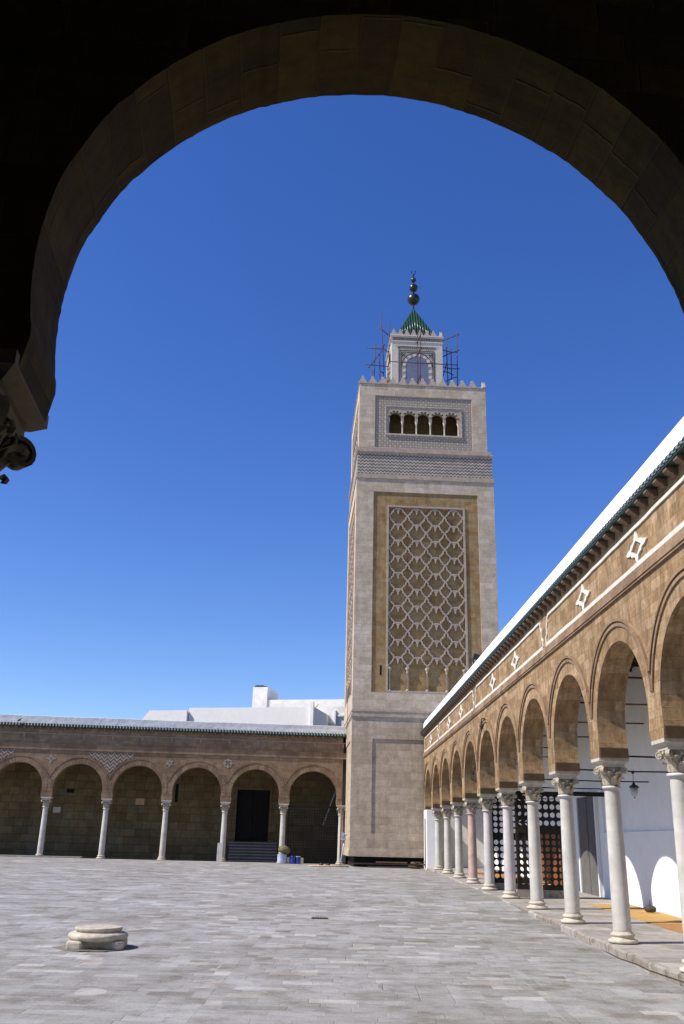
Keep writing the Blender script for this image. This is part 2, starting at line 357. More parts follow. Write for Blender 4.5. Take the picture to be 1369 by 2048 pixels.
# ---------------------------------------------------------------- columns
def capital_mesh(h=.31):
    b=MB()
    b.lathe([(.138,.0),(.142,.10),(.155,.2),(.20,h)],20)
    for ring,(z0,hh,n,off,ro) in enumerate(((.0,.15,8,0,.03),(.07,.17,8,PI/8,.055))):
        for k in range(n):
            a=off+2*PI*k/n; T=Matrix.Rotation(a,4,'Z'); v=[];f=[]
            prof=[(.148,0,.05),(.16,.4,.058),(.178,.72,.05),(.205+ro*.5,.95,.036),(.215+ro,.92,.022),(.205+ro,.8,.012)]
            for r,t,w in prof: v+=[(r-.012,-w,z0+t*hh),(r+.008,0,z0+t*hh),(r-.012,w,z0+t*hh)]
            for i in range(len(prof)-1):
                for j in range(2): f.append((i*3+j,i*3+j+1,(i+1)*3+j+1,(i+1)*3+j))
            b.add(v,f,None,0,T,False)
    for k in range(4):   # corner volutes, a spiral on each cheek
        T=Matrix.Rotation(PI/4+k*PI/2,4,'Z'); cx,cz=.268,h-.065
        sp=[]
        for i in range(26):
            a=PI*.75-i*.42; r=.062*(1-i/30); sp.append((cx+r*math.cos(a),cz+r*math.sin(a)))
        sp=[(.17,h-.12),(.195,h-.055),(.225,h-.018)]+sp
        o=len(b.v); b.ribbon(sp,.017,-.032,.032); 
        for i in range(o,len(b.v)): b.v[i]=tuple(T@Vector(b.v[i]))
        b.lathe([(.014,-.034),(.046,-.02),(.046,.02),(.014,.034)],12,mi=0,T=T@Matrix.Translation((cx,0,cz))@Matrix.Rotation(PI/2,4,'X'))
        b.lathe([(.018,-.042),(.018,.042)],8,T=T@Matrix.Translation((cx,0,cz))@Matrix.Rotation(PI/2,4,'X'))
    for k in range(4):  # central rosettes and inner helices
        T=Matrix.Rotation(k*PI/2,4,'Z')
        b.lathe([(.0,.0),(.036,.004),(.028,.022),(0,.03)],8,T=T@Matrix.Translation((.195,0,h-.04))@Matrix.Rotation(PI/2,4,'Y'),cap=False)
        for s in (-1,1): b.tube([(.165,s*.035,h-.17),(.185,s*.05,h-.1),(.20,s*.075,h-.07),(.205,s*.06,h-.05)],.014,5)
    return b
def block_mesh():
    b=MB(); 
    def ring(a,z): return [(-a,-a,z),(a,-a,z),(a,a,z),(-a,a,z)]
    lv=[(.205,.0),(.205,.055),(.222,.06),(.265,.095),(.272,.1),(.272,.155)]; v=[]
    for a,z in lv: v+=ring(a,z)
    f=[(3,2,1,0),tuple(len(v)-4+i for i in range(4))]
    for i in range(len(lv)-1):
        for j in range(4): f.append((i*4+j,i*4+(j+1)%4,(i+1)*4+(j+1)%4,(i+1)*4+j))
    return b.add(v,f)
def base_mesh():
    b=MB(); b.lathe([(.225,0),(.25,.012),(.255,.035),(.24,.06),(.205,.068),(.19,.085),(.185,.105),(.2,.115),(.212,.13),(.2,.155),(.172,.162),(.165,.185)],26)
    return b
CAP=BLK=BAS=None
def column(parent,u,zb,zt,mat,label=None,capm='capital'):
    """zt = top of impost block; zb = foot"""
    global CAP,BLK,BAS
    zn=zt-.155-.31
    sh=MB(); H=zn-zb-.02
    prof=[(.160,.15),(.158,.22)]+[(.158-.024*(t/8)**1.3,.22+(H-.22-.07)*t/8) for t in range(1,9)]+[(.137,H-.05),(.172,H-.045),(.178,H-.02),(.168,H),(.13,H+.01)]
    sh.lathe(prof,26)
    c=sh.obj('column',mat,parent,(u,0,zb),0,label)
    if CAP is None:
        CAP=capital_mesh().obj('capital',capm,c,(0,0,zn-zb)); BLK=block_mesh().obj('impost_block','marble_old',c,(0,0,zn-zb+.31)); BAS=base_mesh().obj('base','marble_old',c)
    else:
        for o,z in ((CAP,zn-zb),(BLK,zn-zb+.31),(BAS,0)):
            k=o.copy(); S.collection.objects.link(k); k.parent=c; k.location=(0,0,z); k.rotation_euler=(0,0,rnd.choice((0,PI/2,PI)))
    return c
# ---------------------------------------------------------------- arcades
def horseshoe(s,rad,n=40,rj=0):
    """opening outline about the circle centre, left jamb to right jamb (x,z)"""
    a0=-math.asin(.27/rad)
    pts=[(-(s/2-.282),-.45),(-(s/2-.305),-.32)]; vs_=[rnd.uniform(-rj,rj) for _ in range(60)]
    for i in range(n+1):
        a=PI-a0+( -PI+2*a0)*i/n
        r=rad+(rnd.uniform(-rj,rj)*.25+vs_[int(i*27/n)]*.4 if rj else 0); pts.append((r*math.cos(a),r*math.sin(a)))
    pts+=[((s/2-.305),-.32),((s/2-.282),-.45)]
    return pts
def arch_wall(parent,name,mats,s,bays,zc,zt,rad,y0,y1,uoff=0,rj=0,mi_soff=1,ext=(0,0)):
    b=MB(); zb=-.45; z1=zt-zc
    for k in range(bays):
        pts=horseshoe(s,rad,162 if rj>.007 else 54,rj); m_=len(pts); cx=uoff+(k+.5)*s
        v=[];uv=[];outer=[]
        for x,z in pts:
            L=math.hypot(x,z); dx,dz=x/L,z/L
            t=min((s/2)/abs(dx) if abs(dx)>1e-6 else 1e9, z1/dz if dz>1e-6 else 1e9, zb/dz if dz<-1e-6 else 1e9)
            outer.append([dx*t,dz*t])
        outer[0]=[-s/2,zb]; outer[-1]=[s/2,zb]
        # snap nearest to upper corners
        for sx in (-1,1):
            i=min(range(m_),key=lambda i:math.hypot(outer[i][0]-sx*s/2,outer[i][1]-z1)); outer[i]=[sx*s/2,z1]
        arc=0; a=[0]
        for i in range(1,m_): a.append(a[-1]+math.hypot(pts[i][0]-pts[i-1][0],pts[i][1]-pts[i-1][1]))
        for yf in (y0,y1):
            vv=[(cx+x,yf,zc+z) for x,z in pts]+[(cx+x,yf,zc+z) for x,z in outer]
            b.add(vv,[(i,i+1,m_+i+1,m_+i) for i in range(m_-1)])
        vv=[(cx+x,yf,zc+z) for yf in (y0,y1) for x,z in pts]; us=[(yf*1.0+3.3,q) for yf in (y0,y1) for q in a]
        us=[(.13+yf,q*.9+.1) for yf in (y0,y1) for q in a]
        b.add(vv,[(i,i+1,m_+i+1,m_+i) for i in range(m_-1)],us,mi_soff)
        w=s/2-.282
        for sx in (-1,1): b.add([(cx+sx*w,y0,zc+zb),(cx+sx*s/2,y0,zc+zb),(cx+sx*s/2,y1,zc+zb),(cx+sx*w,y1,zc+zb)],[(0,1,2,3)])
    L=bays*s
    b.add([(uoff,y0,zt),(uoff+L,y0,zt),(uoff+L,y1,zt),(uoff,y1,zt)],[(0,1,2,3)])
    for e in (0,L): b.add([(uoff+e,y0,zc+zb),(uoff+e,y1,zc+zb),(uoff+e,y1,zt),(uoff+e,y0,zt)],[(0,1,2,3)])
    return b.obj(name,mats,parent)
def arc_ring(b,cx,zc,r,w,s,y0,y1,n=40):
    """raised moulding round an arch, stopped where it meets its neighbour over the column"""
    a0=math.acos(min(1,(s/2-.004-w/2)/r)) if r+w/2>s/2 else -.3
    b.ribbon([(cx+r*math.cos(a0+(PI-2*a0)*i/n),zc+r*math.sin(a0+(PI-2*a0)*i/n)) for i in range(n+1)],w,y0,y1)
def star_poly(r,r2,n,rot=0): return [((r if i%2==0 else r2)*math.cos(rot+PI*i/n),(r if i%2==0 else r2)*math.sin(rot+PI*i/n)) for i in range(2*n)]
def eave(parent,L,u0,ze,yf,mb_mat='stone_right',zroof=.62,seed=1,flat=False):
    """corbel table, gutter board, ribbed green tiles, white parapet roof. ze = underside of gutter; yf = wall face"""
    r=random.Random(seed)
    b=MB(); cp=((0,0),(0,.13),(-.17,.13),(-.175,.085),(-.14,.05),(-.08,.04),(-.06,0))
    b.add([(sx,y,z) for sx in (-.07,.07) for y,z in cp],[tuple(range(7)),tuple(range(7,14))[::-1]]+[(i_,i_+7,(i_+1)%7+7,(i_+1)%7) for i_ in range(7)])
    c0=b.obj('corbel','wood',parent); n=int(L/.43)
    for i in range(n):
        c=c0 if i==0 else c0.copy()
        if i: S.collection.objects.link(c); c.parent=parent
        c.location=(u0+.2+i*.43,yf,ze-.13)
    b=MB(); b.box(u0,u0+L,yf-.19,yf+.05,ze+.002,ze+.045); b.obj('gutter_board','green',parent)
    b=MB(); n=int(L/.165)
    b.add([(u0,yf-.19,ze+.05),(u0+L,yf-.19,ze+.05),(u0+L,yf-.05,ze+.19),(u0,yf-.05,ze+.19)],[(0,1,2,3)])
    for i in range(n):
        u=u0+.08+i*.165; v=[];f=[]
        for j,(y,z,k) in enumerate(((-.21,.045,1),(-.05,.17,.9))):
            for q in range(6):
                a=PI*q/5; v.append((u+.055*k*math.cos(a),yf+y,ze+z+.062*k*math.sin(a)))
        f=[(q,q+1,q+7,q+6) for q in range(5)]+[(5,4,3,2,1,0)]
        b.add(v,f,None,0,None,True)
    b.obj('roof_tiles','green',parent)
    b=MB(); pr=[(-.045,.15),(-.035,.20),(-.02,.42),(.0,zroof*.9),(.06,zroof*1.08),(.2,zroof*1.18),(.45,zroof*1.2),(.8,zroof*1.1),(.8,-.1)]
    if flat: pr=[(-.085,.10),(-.085,.14),(-.06,.17),(-.043,.4),(-.04,zroof+.055),(-.015,zroof+.07),(.2,zroof+.07),(.45,zroof+.07),(.8,zroof*1.1),(.8,-.1)]
    n=int(L/.6); v=[];f=[]; m_=len(pr); w1=0
    for i in range(n+1):
        w1=w1*.8+r.uniform(-.012,.012)
        for y,z in pr: v.append((u0+L*i/n,yf+y+w1*.5*(z>.3),ze+z+w1*(z>.3)))
    for i in range(n):
        for j in range(m_-1): f.append((i*m_+j,i*m_+j+1,(i+1)*m_+j+1,(i+1)*m_+j))
    f+=[tuple(range(m_)),tuple(n*m_+j for j in range(m_))[::-1]]
    o=b.add(v,f).obj('parapet_roof','roof_shaded' if flat else 'roof_white',parent)
    return o
# right-hand arcade: local x runs from the minaret toward the camera, local y into the gallery
s=3.3248; XR=5.2536; YF=13.8545+10*s
ra=thing('arcade','long sunlit brown stone arcade on the right, with horseshoe arches and white star ornaments','arcade',(XR,YF,0),-PI/2)
NB=13; LR=NB*s
wall=arch_wall(ra,'wall',['stone_right','stone_right'],s,NB,3.70,6.98,1.375,-.27,.25,0,.006)
b=MB()
for k in range(NB):
    arc_ring(b,(k+.5)*s,3.70,1.655,.055,s,-.30,-.262); arc_ring(b,(k+.5)*s,3.70,1.735,.045,s,-.318,-.262)
b.obj('arch_mouldings','stone_trim',ra)
b=MB(); b.box(0,LR,-.312,-.262,5.76,5.80); b.box(0,LR,-.33,-.262,5.80,5.86);b.box(0,LR,-.305,-.262,5.86,5.985); b.obj('string_course','stone_trim',ra)
b=MB()
fr=[.25,(YF-40.75),(YF-30.75),(YF-20.5),YF-10.5,LR-.2]
for a_,c_ in zip(fr,fr[1:]):
    a_+=.16;c_-=.16; y0,y1=-.30,-.262; z0,z1=6.02,6.66
    b.ribbon([(a_+.0+(c_-a_)*j/30,z0+rnd.uniform(-.006,.006)) for j in range(31)],.088,y0,y1); b.ribbon([(a_+.3+(c_-a_-.6)*j/30,z1+rnd.uniform(-.006,.006)) for j in range(31)],.055,y0,y1)
    for e,d in ((a_,1),(c_,-1)): b.ribbon([(e+.0*d,z0+.03),(e+.0*d,z0+.16),(e+.10*d,z0+.24),(e+.10*d,z1-.24),(e+.2*d,z1-.14),(e+.2*d,z1-.04),(e+.3*d,z1)],.055,y0+.004,y1)
b.obj('frieze_frame','white_band',ra)
def ornament():
    b=MB(); q=[(0,.28),(.05,.205),(.09,.135),(.165,.11),(.235,.105),(.27,.055),(.40,.045),(.5,0)]
    qi=[(.24*j/7,.125*(1-j/7)) for j in range(8)]
    full=lambda q:q+[(x,-z) for x,z in q[-2::-1]]+[(-x,-z) for x,z in q[1:]]+[(-x,z) for x,z in q[-2:0:-1]]
    o=full(q); i_=full(qi); n=len(o)
    v=[(x,y,z) for y in (-.30,-.262) for x,z in o]+[(x,y,z) for y in (-.30,-.262) for x,z in i_]
    f=[]
    for i in range(n):
        k=(i+1)%n; f+=[(i,k,2*n+k,2*n+i),(i,i+n,k+n,k),(2*n+i,2*n+k,3*n+k,3*n+i)]
    return b.add(v,f)
orn=None
for y in (13.95,17.18,23.86,27.25,33.9,37.3,43.85):
    if orn is None: orn=ornament().obj('star_ornament','white_band',ra,(YF-y,0,6.31))
    else:
        k=orn.copy(); S.collection.objects.link(k); k.parent=ra; k.location=(YF-y,0,6.31)
for k in range(0,12): b=MB(); b.box(k*s-.312,k*s+.312,-.245,.262,3.252,3.415); b.obj('impost_course','impost',ra)
eave(ra,LR,0,6.92,-.27,zroof=.62,seed=3)
cm={6:'marble_pink',5:'marble_rose',4:'marble_rose'}
for k in range(-2,10):
    y=13.8545+k*s
    column(ra,YF-y,pz(y)+.002,3.25,cm.get(k,'marble'),'reddish pink marble column' if k==6 else None)
# ---------------------------------------------------------------- far arcade
s2=3.1798; la=.0788; LX,LY=-14.8954,51.2485
fa=thing('arcade','shaded reddish brown arcade across the far side of the courtyard, left of the minaret','arcade',(LX-3*s2*math.cos(la),LY-3*s2*math.sin(la),0),la)
LF=8*s2+.28
arch_wall(fa,'wall',['stone_far','stone_far'],s2,8,4.02,7.30,1.31,-.27,.25,0,.004)
b=MB()
for k in range(8): arc_ring(b,(k+.5)*s2,4.02,1.66,.05,s2,-.295,-.262)
b.obj('arch_mouldings','stone_trim',fa)
# voussoir rings, radial stones
b=MB()
for k in range(8):
    cx=(k+.5)*s2; n=27
    for i in range(n):
        a0=-.1+(PI+.2)*i/n+.006; a1=-.1+(PI+.2)*(i+1)/n-.006; r0,r1=1.325,1.60; 
        if abs(r1*math.cos((a0+a1)/2))>s2/2-.03: r1=(s2/2-.03)/abs(math.cos((a0+a1)/2))
        if r1<r0+.05: continue
        d=-.276-rnd.random()*.006
        b.add([(cx+r*math.cos(a),y,4.02+r*math.sin(a)) for y in (d,-.264) for r,a in ((r0,a0),(r1,a0),(r1,a1),(r0,a1))],[(0,1,2,3),(0,4,5,1),(1,5,6,2),(2,6,7,3),(3,7,4,0)])
b.obj('voussoirs','stone_trim',fa)
b=MB(); b.box(0,LF,-.31,-.262,6.02,6.07); b.box(0,LF,-.29,-.262,6.07,6.12); b.box(0,LF,-.28,-.262,6.12,6.30); b.box(0,LF,-.31,-.262,6.30,6.345); b.obj('string_course','stone_trim',fa)
b=MB(); b.box(0,LF,-.29,-.262,6.86,6.90)
for i in range(17):
    u=.5*s2*(i)+.02*rnd.random(); b.add([(u+x,y,z) for y in (-.295,-.262) for x,z in ((-.05,6.858),(.05,6.858),(.028,6.62),(-.028,6.62))],[(0,1,2,3),(0,4,5,1),(1,5,6,2),(2,6,7,3),(3,7,4,0)])
b.obj('frieze_frame','band_dim',fa)
eave(fa,LF,0,7.20,-.27,zroof=.535,seed=5,flat=True)
for k in range(-2,6):
    u=(k+3)*s2; y=LY+k*s2*math.sin(la)
    column(fa,u,gz(y)+.002,3.57,'marble')
def star6(u,z,kind):
    b=MB()
    P=star_poly(.27,.125,4,PI/2) if kind=='four' else star_poly(.24,.12,6,PI/2)
    if kind=='knot':
        for dx,dz in ((0,.17),(.17,0),(0,-.17),(-.17,0)): b.prism([(dx+x*.5,dz+z_*.5) for x,z_ in ((0,.22),(.22,0),(0,-.22),(-.22,0))],-.285,-.262)
        for dx,dz in ((.15,.15),(.15,-.15),(-.15,-.15),(-.15,.15)): b.prism([(dx+x,dz+z_) for x,z_ in ((-.045,-.045),(.045,-.045),(.045,.045),(-.045,.045))],-.283,-.262)
    else: b.prism(P,-.285,-.262)
    o=b.obj('inlaid_star','band_dim',fa,(u,0,z)); c=MB(); c.prism([(.07*math.cos(a*PI/4),.07*math.sin(a*PI/4)) for a in range(8)],-.29,-.28); c.obj('star_centre','stone_far',o)
star6(3*s2,5.56,'four'); star6(5*s2,5.53,'six'); star6(6*s2,5.60,'knot')
for k in (2,4):
    b=MB(); cp=[(x,4.02+math.sqrt(1.74**2-(1.59-x)**2)) for x in (1.2,1.0,.8,.6,.4,.25,.14)]; cp=[(1.22,5.98)]+cp+[(0,4.9)]+[(-x,z) for x,z in cp[::-1]]+[(-1.22,5.98)]; b.add([(x,-.283,z) for x,z in cp],[(i,i+1,len(cp)-2-i,len(cp)-1-i) for i in range(7)]+[(7,8,9)]); 
    b.obj('chevron_panel','chevron',fa,(k*s2,0,0))
# gallery behind the far arcade
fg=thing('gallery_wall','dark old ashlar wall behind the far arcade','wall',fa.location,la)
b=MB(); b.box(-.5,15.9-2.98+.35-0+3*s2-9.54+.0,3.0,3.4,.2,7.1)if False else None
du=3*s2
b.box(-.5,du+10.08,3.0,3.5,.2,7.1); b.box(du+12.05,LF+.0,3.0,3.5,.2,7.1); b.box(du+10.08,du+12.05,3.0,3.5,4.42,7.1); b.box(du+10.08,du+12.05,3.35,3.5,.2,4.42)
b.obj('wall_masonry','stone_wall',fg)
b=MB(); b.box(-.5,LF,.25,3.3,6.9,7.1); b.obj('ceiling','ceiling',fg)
b=MB(); b.box(du+9.98,du+10.12,2.93,3.02,1.6,4.5); b.box(du+12.01,du+12.15,2.93,3.02,1.6,4.5); b.box(du+10.12,du+12.01,2.93,3.02,4.4,4.5); b.obj('door_frame','stone_wall',fg)
b=MB(); b.box(du+6.55,du+6.72,2.985,3.01,3.6,4.6); b.obj('wall_slot','void',fg)
b=MB(); b.box(.45+du-.02,.85+du,2.97,3.01,3.95,4.15); b.obj('wall_niche','void',fg)
b=MB(); b.box(-.2+du,.22+du,2.985,3.01,2.85,3.15); b.obj('wall_plaque','marble_old',fg)
b=MB(); b.box(4.35+du,4.85+du,2.99,3.01,3.4,3.75); b.obj('wall_patch','ochre',fg)
dr=thing('double_door','tall dark double door at the top of the steps behind the far arcade','door',fa.location,la)
b=MB(); b.box(du+10.12,du+11.05,3.12,3.2,1.62,4.4); b.obj('door_leaf','void',dr); b=MB(); b.box(du+11.08,du+12.01,3.12,3.2,1.62,4.4); b.obj('door_leaf','void',dr)
st=thing('steps','broad stone steps rising to the dark door behind the far arcade','steps',fa.location,la)
b=MB()
for i in range(7): b.box(du+9.86,du+12.5,1.0+i*.26,2.97,.45+i*.155,.45+(i+1)*.155-.045)
b.obj('risers','step_shade',st); b=MB()
for i in range(7): b.box(du+9.84,du+12.52,.94+i*.26,2.97,.45+(i+1)*.155-.045,.45+(i+1)*.155)
b.obj('treads','step_stone',st)
kb=MB(); kb.box(-.5,du+2.2,-.34,.6,.2,.62); o=kb.obj('kerb_step','kerb',None,fa.location,la); tag(o,'low stone kerb under the first columns of the far arcade','kerb')
gt=thing('lattice_gate','dark lattice gate closing the far arch next to the minaret','gate',fa.location,la)
b=MB(); g0,g1=du+13.0,du+15.75
b.box(g0,g0+.08,.32,.40,.53,3.5); b.box(g1-.08,g1,.32,.40,.53,3.5); b.box(g0+.08,g1-.08,.32,.40,3.42,3.5); b.box(g0+.08,g1-.08,.32,.40,.55,.66); b.box(g0+.08,g1-.08,.33,.39,2.45,2.52); b.box((g0+g1)/2-.04,(g0+g1)/2+.04,.325,.395,.66,2.45)
b.obj('frame','dark_wood',gt)
b=MB(); u=g0+.2
while u<g1-.1: b.box(u-.014,u+.014,.345,.36,.6,3.45); u+=.14
z=.75
while z<3.4: b.box(g0+.04,g1-.04,.361,.375,z-.014,z+.014); z+=.14
b.obj('lattice','dark_wood',gt)
b=MB(); b.tube([(0,0,0),(.55,.12,1.5),(.85,.2,2.3)],[.035,.03,.03],8); o=b.obj('leaning_pole','marble',None,(.0,0,0)); 
gm=Matrix.Rotation(la,4,'Z'); gl=lambda u,y,z:(Vector((LX,LY,0))+gm@Vector((u,y,z)))
o.location=gl(14.98,.95,2.5); o.rotation_euler=(0,0,la); tag(o,'pale pole slanting behind the dark lattice gate','pole')
# ---------------------------------------------------------------- minaret
ta=.0332; TW=7.77
mn=thing('minaret','tall square limestone minaret with carved panels and green pyramid roof','minaret',(1.3052,47.2001,0),ta)
def rect_tube(b,u0,u1,v0,v1,z0,z1,mi=0): b.box(u0,u1,v0,v1,z0,z1,mi)
def frame_face(b,u0,u1,z0,z1,pu0,pu1,pz0,pz1,d,T,mi=0,mj=1):
    """wall face at y=0 with a recess pu0..pu1, pz0..pz1 of depth d"""
    v=[(u0,0,z0),(u1,0,z0),(u1,0,z1),(u0,0,z1),(pu0,0,pz0),(pu1,0,pz0),(pu1,0,pz1),(pu0,0,pz1)]
    b.add(v,[(0,1,5,4),(1,2,6,5),(2,3,7,6),(3,0,4,7)],None,mi,T)
    w=[(pu0,0,pz0),(pu1,0,pz0),(pu1,0,pz1),(pu0,0,pz1),(pu0,d,pz0),(pu1,d,pz0),(pu1,d,pz1),(pu0,d,pz1)]
    b.add(w,[(0,1,5,4),(1,2,6,5),(2,3,7,6),(3,0,4,7)],None,mi,T)
    if mj is not None: b.add(w[4:],[(0,1,2,3)],None,mj,T)
def faces4(w,off=0):  # transforms mapping a front face (x right, y inward) to each side of a square w, inset off
    T0=Matrix.Translation((off,off,0)); c=Matrix.Translation((off+w/2,off+w/2,0))
    out=[]
    for k in range(4): out.append(c@Matrix.Rotation(-k*PI/2,4,'Z')@Matrix.Translation((-w/2,-w/2,0)))
    return out   # 0 front, 1 left, 2 back, 3 right
# base stage
b=MB()
for T in faces4(TW,0): frame_face(b,0,TW,1.05,7.72,1.06,TW-1.06,2.1,6.66,.045,T,0,0)
b.obj('base_stage','tower_base',mn)
b=MB(); b.box(.25,TW-.25,.3,TW-.25,.3,1.06); b.obj('foundation','void',mn)
b=MB(); b.box(-.05,TW+.05,-.05,TW+.05,1.04,1.28); b.box(-.03,TW+.03,-.03,TW+.03,1.28,1.33); b.obj('plinth','tower_base',mn)
b=MB(); b.box(-.02,TW+.02,-.02,TW+.02,7.68,7.76); b.box(-.05,TW+.05,-.05,TW+.05,7.76,7.87); b.box(-.01,TW+.01,-.01,TW+.01,7.87,8.03); b.box(-.035,TW+.035,-.035,TW+.035,8.03,8.09);b.box(-.01,TW+.01,-.01,TW+.01,8.09,8.13); b.obj('cornice','tower_trim',mn)
# main shaft with yellow panels
b=MB()
for kk,T in enumerate(faces4(TW,0)):
    if kk>1: frame_face(b,.0,TW,8.13,20.98,.97,TW-.93,9.03,20.2,.05,T,0,1); continue
    frame_face(b,.0,TW,8.13,20.98,.97,TW-.93,9.03,20.2,.05,T,0,None)
    v=[(.97,.05,9.03),(TW-.93,.05,9.03),(TW-.93,.05,20.2),(.97,.05,20.2),(1.83,.05,9.14),(5.99,.05,9.14),(5.99,.05,19.31),(1.83,.05,19.31)]
    b.add(v,[(0,1,5,4),(1,2,6,5),(2,3,7,6),(3,0,4,7)],None,1,T)
    w=v[4:]+[(x,.16,z) for x,y_,z in v[4:]]; b.add(w,[(0,1,5,4),(1,2,6,5),(2,3,7,6),(3,0,4,7)],None,0,T); b.add(w[4:],[(0,1,2,3)],None,1,T)
b.obj('shaft','tower',mn).data.materials.append(M['tower_yellow'])
# slit window
b=MB(); b.prism([(1.41,9.93),(1.51,9.93),(1.51,10.42),(1.46,10.47),(1.41,10.42)],.042,.06); b.obj('slit_window','void',mn)
# interlaced lattice panel (front and left)
def lattice_panel():
    b=MB(); U0,U1=1.84,5.98; cw=(U1-U0)/4; top=19.25; rh=.925; y0,y1=.035,.162; wd=.076
    for (p,q) in (((U0-.06,9.05),(U0-.06,19.38)),((U1+.06,19.38),(U1+.06,9.05))): b.ribbon([p,q],.11,.003,.052)
    b.ribbon([(U0-.115,19.36),(U1+.115,19.36)],.10,.001,.052); b.ribbon([(U0-.115,9.09),(U1+.115,9.09)],.10,.001,.052)
    for i in range(4):
        xc=U0+(i+.5)*cw
        for j in range(10):
            zt=top-.05-j*rh if j else top-.02
            hw=.19 if j else .12
            if j: b.ribbon([(xc-hw-.03,zt),(xc-hw*.4,zt+.03),(xc+hw*.4,zt+.03),(xc+hw+.03,zt)],wd,y0,y1)
            else: b.ribbon([(xc-.14,zt),(xc+.14,zt)],wd*1.4,y0,y1)
            b.prism([(xc-.13,zt),(xc+.13,zt),(xc+.045,zt-.16),(xc+.03,zt-.30),(xc-.03,zt-.30),(xc-.045,zt-.16)],y0+.006,y1)
            for sx in (-1,1):
                X=lambda d:xc+sx*d
                P=[(X(hw),zt),(X(.25),zt-.06),(X(.285),zt-.19),(X(.36),zt-.215),(X(.375),zt-.31),(X(.445),zt-.33),(X(.49),zt-.40),(X(cw/2-.004),zt-.455)]
                b.ribbon(P,wd,y0,y1)
                if j<9:
                    zb=zt-rh+(0 if j else .03)
                    P=[(X(cw/2-.008),zt-.445),(X(.46),zt-.485),(X(.425),zt-.56),(X(.42),zt-.665),(X(.335),zt-.68),(X(.33),zt-.76),(X(.25),zt-.775),(X(.235),zt-.85),(X(.17),zb)]
                    b.ribbon(P,wd,y0,y1)
                else:
                    P=[(X(cw/2-.015),zt-.45),(X(cw/2-.07),zt-.52),(X(cw/2-.03),zt-.62)]
                    b.ribbon(P,wd*.9,y0,y1)
    zc=top-.05-9*rh-.62
    for i in range(5):
        x=U0+i*cw+(.09 if i==0 else -.09 if i==4 else 0)
        b.lathe([(.045,9.2),(.045,zc-.2),(.075,zc-.17),(.06,zc-.13),(.06,zc-.06),(.11,zc+.02),(.11,zc+.09)],10,(x,.09)); b.lathe([(.09,9.1),(.095,9.17),(.05,9.24)],10,(x,.09))
    return b
for k,T in enumerate(faces4(TW)[:2]):
    o=(lattice_panel().obj('lattice_panel','tower_trim',mn) if k==0 else copy(lp0,mn)); lp0=o if k==0 else lp0
    o.matrix_local=T
# zigzag band
b=MB(); b.box(-.05,TW+.05,-.05,TW+.05,20.98,21.05); b.box(-.02,TW+.02,-.02,TW+.02,21.05,21.26); b.obj('cornice','tower_trim',mn)
b=MB()
for T in faces4(TW-.06,.03): b.add([(0,0,21.26),(TW-.06,0,21.26),(TW-.06,0,22.52),(0,0,22.52)],[(0,1,2,3)],None,0,T)
b.obj('zigzag_band','zigzag',mn)
b=MB(); b.box(-.02,TW-.04,-.02,TW+.0,22.52,22.62); b.box(-.05,TW-.0,-.05,TW+.03,22.62,22.72); b.box(.0,TW-.1,.0,TW-.03,22.72,22.9); b.obj('cornice','tower_trim',mn)
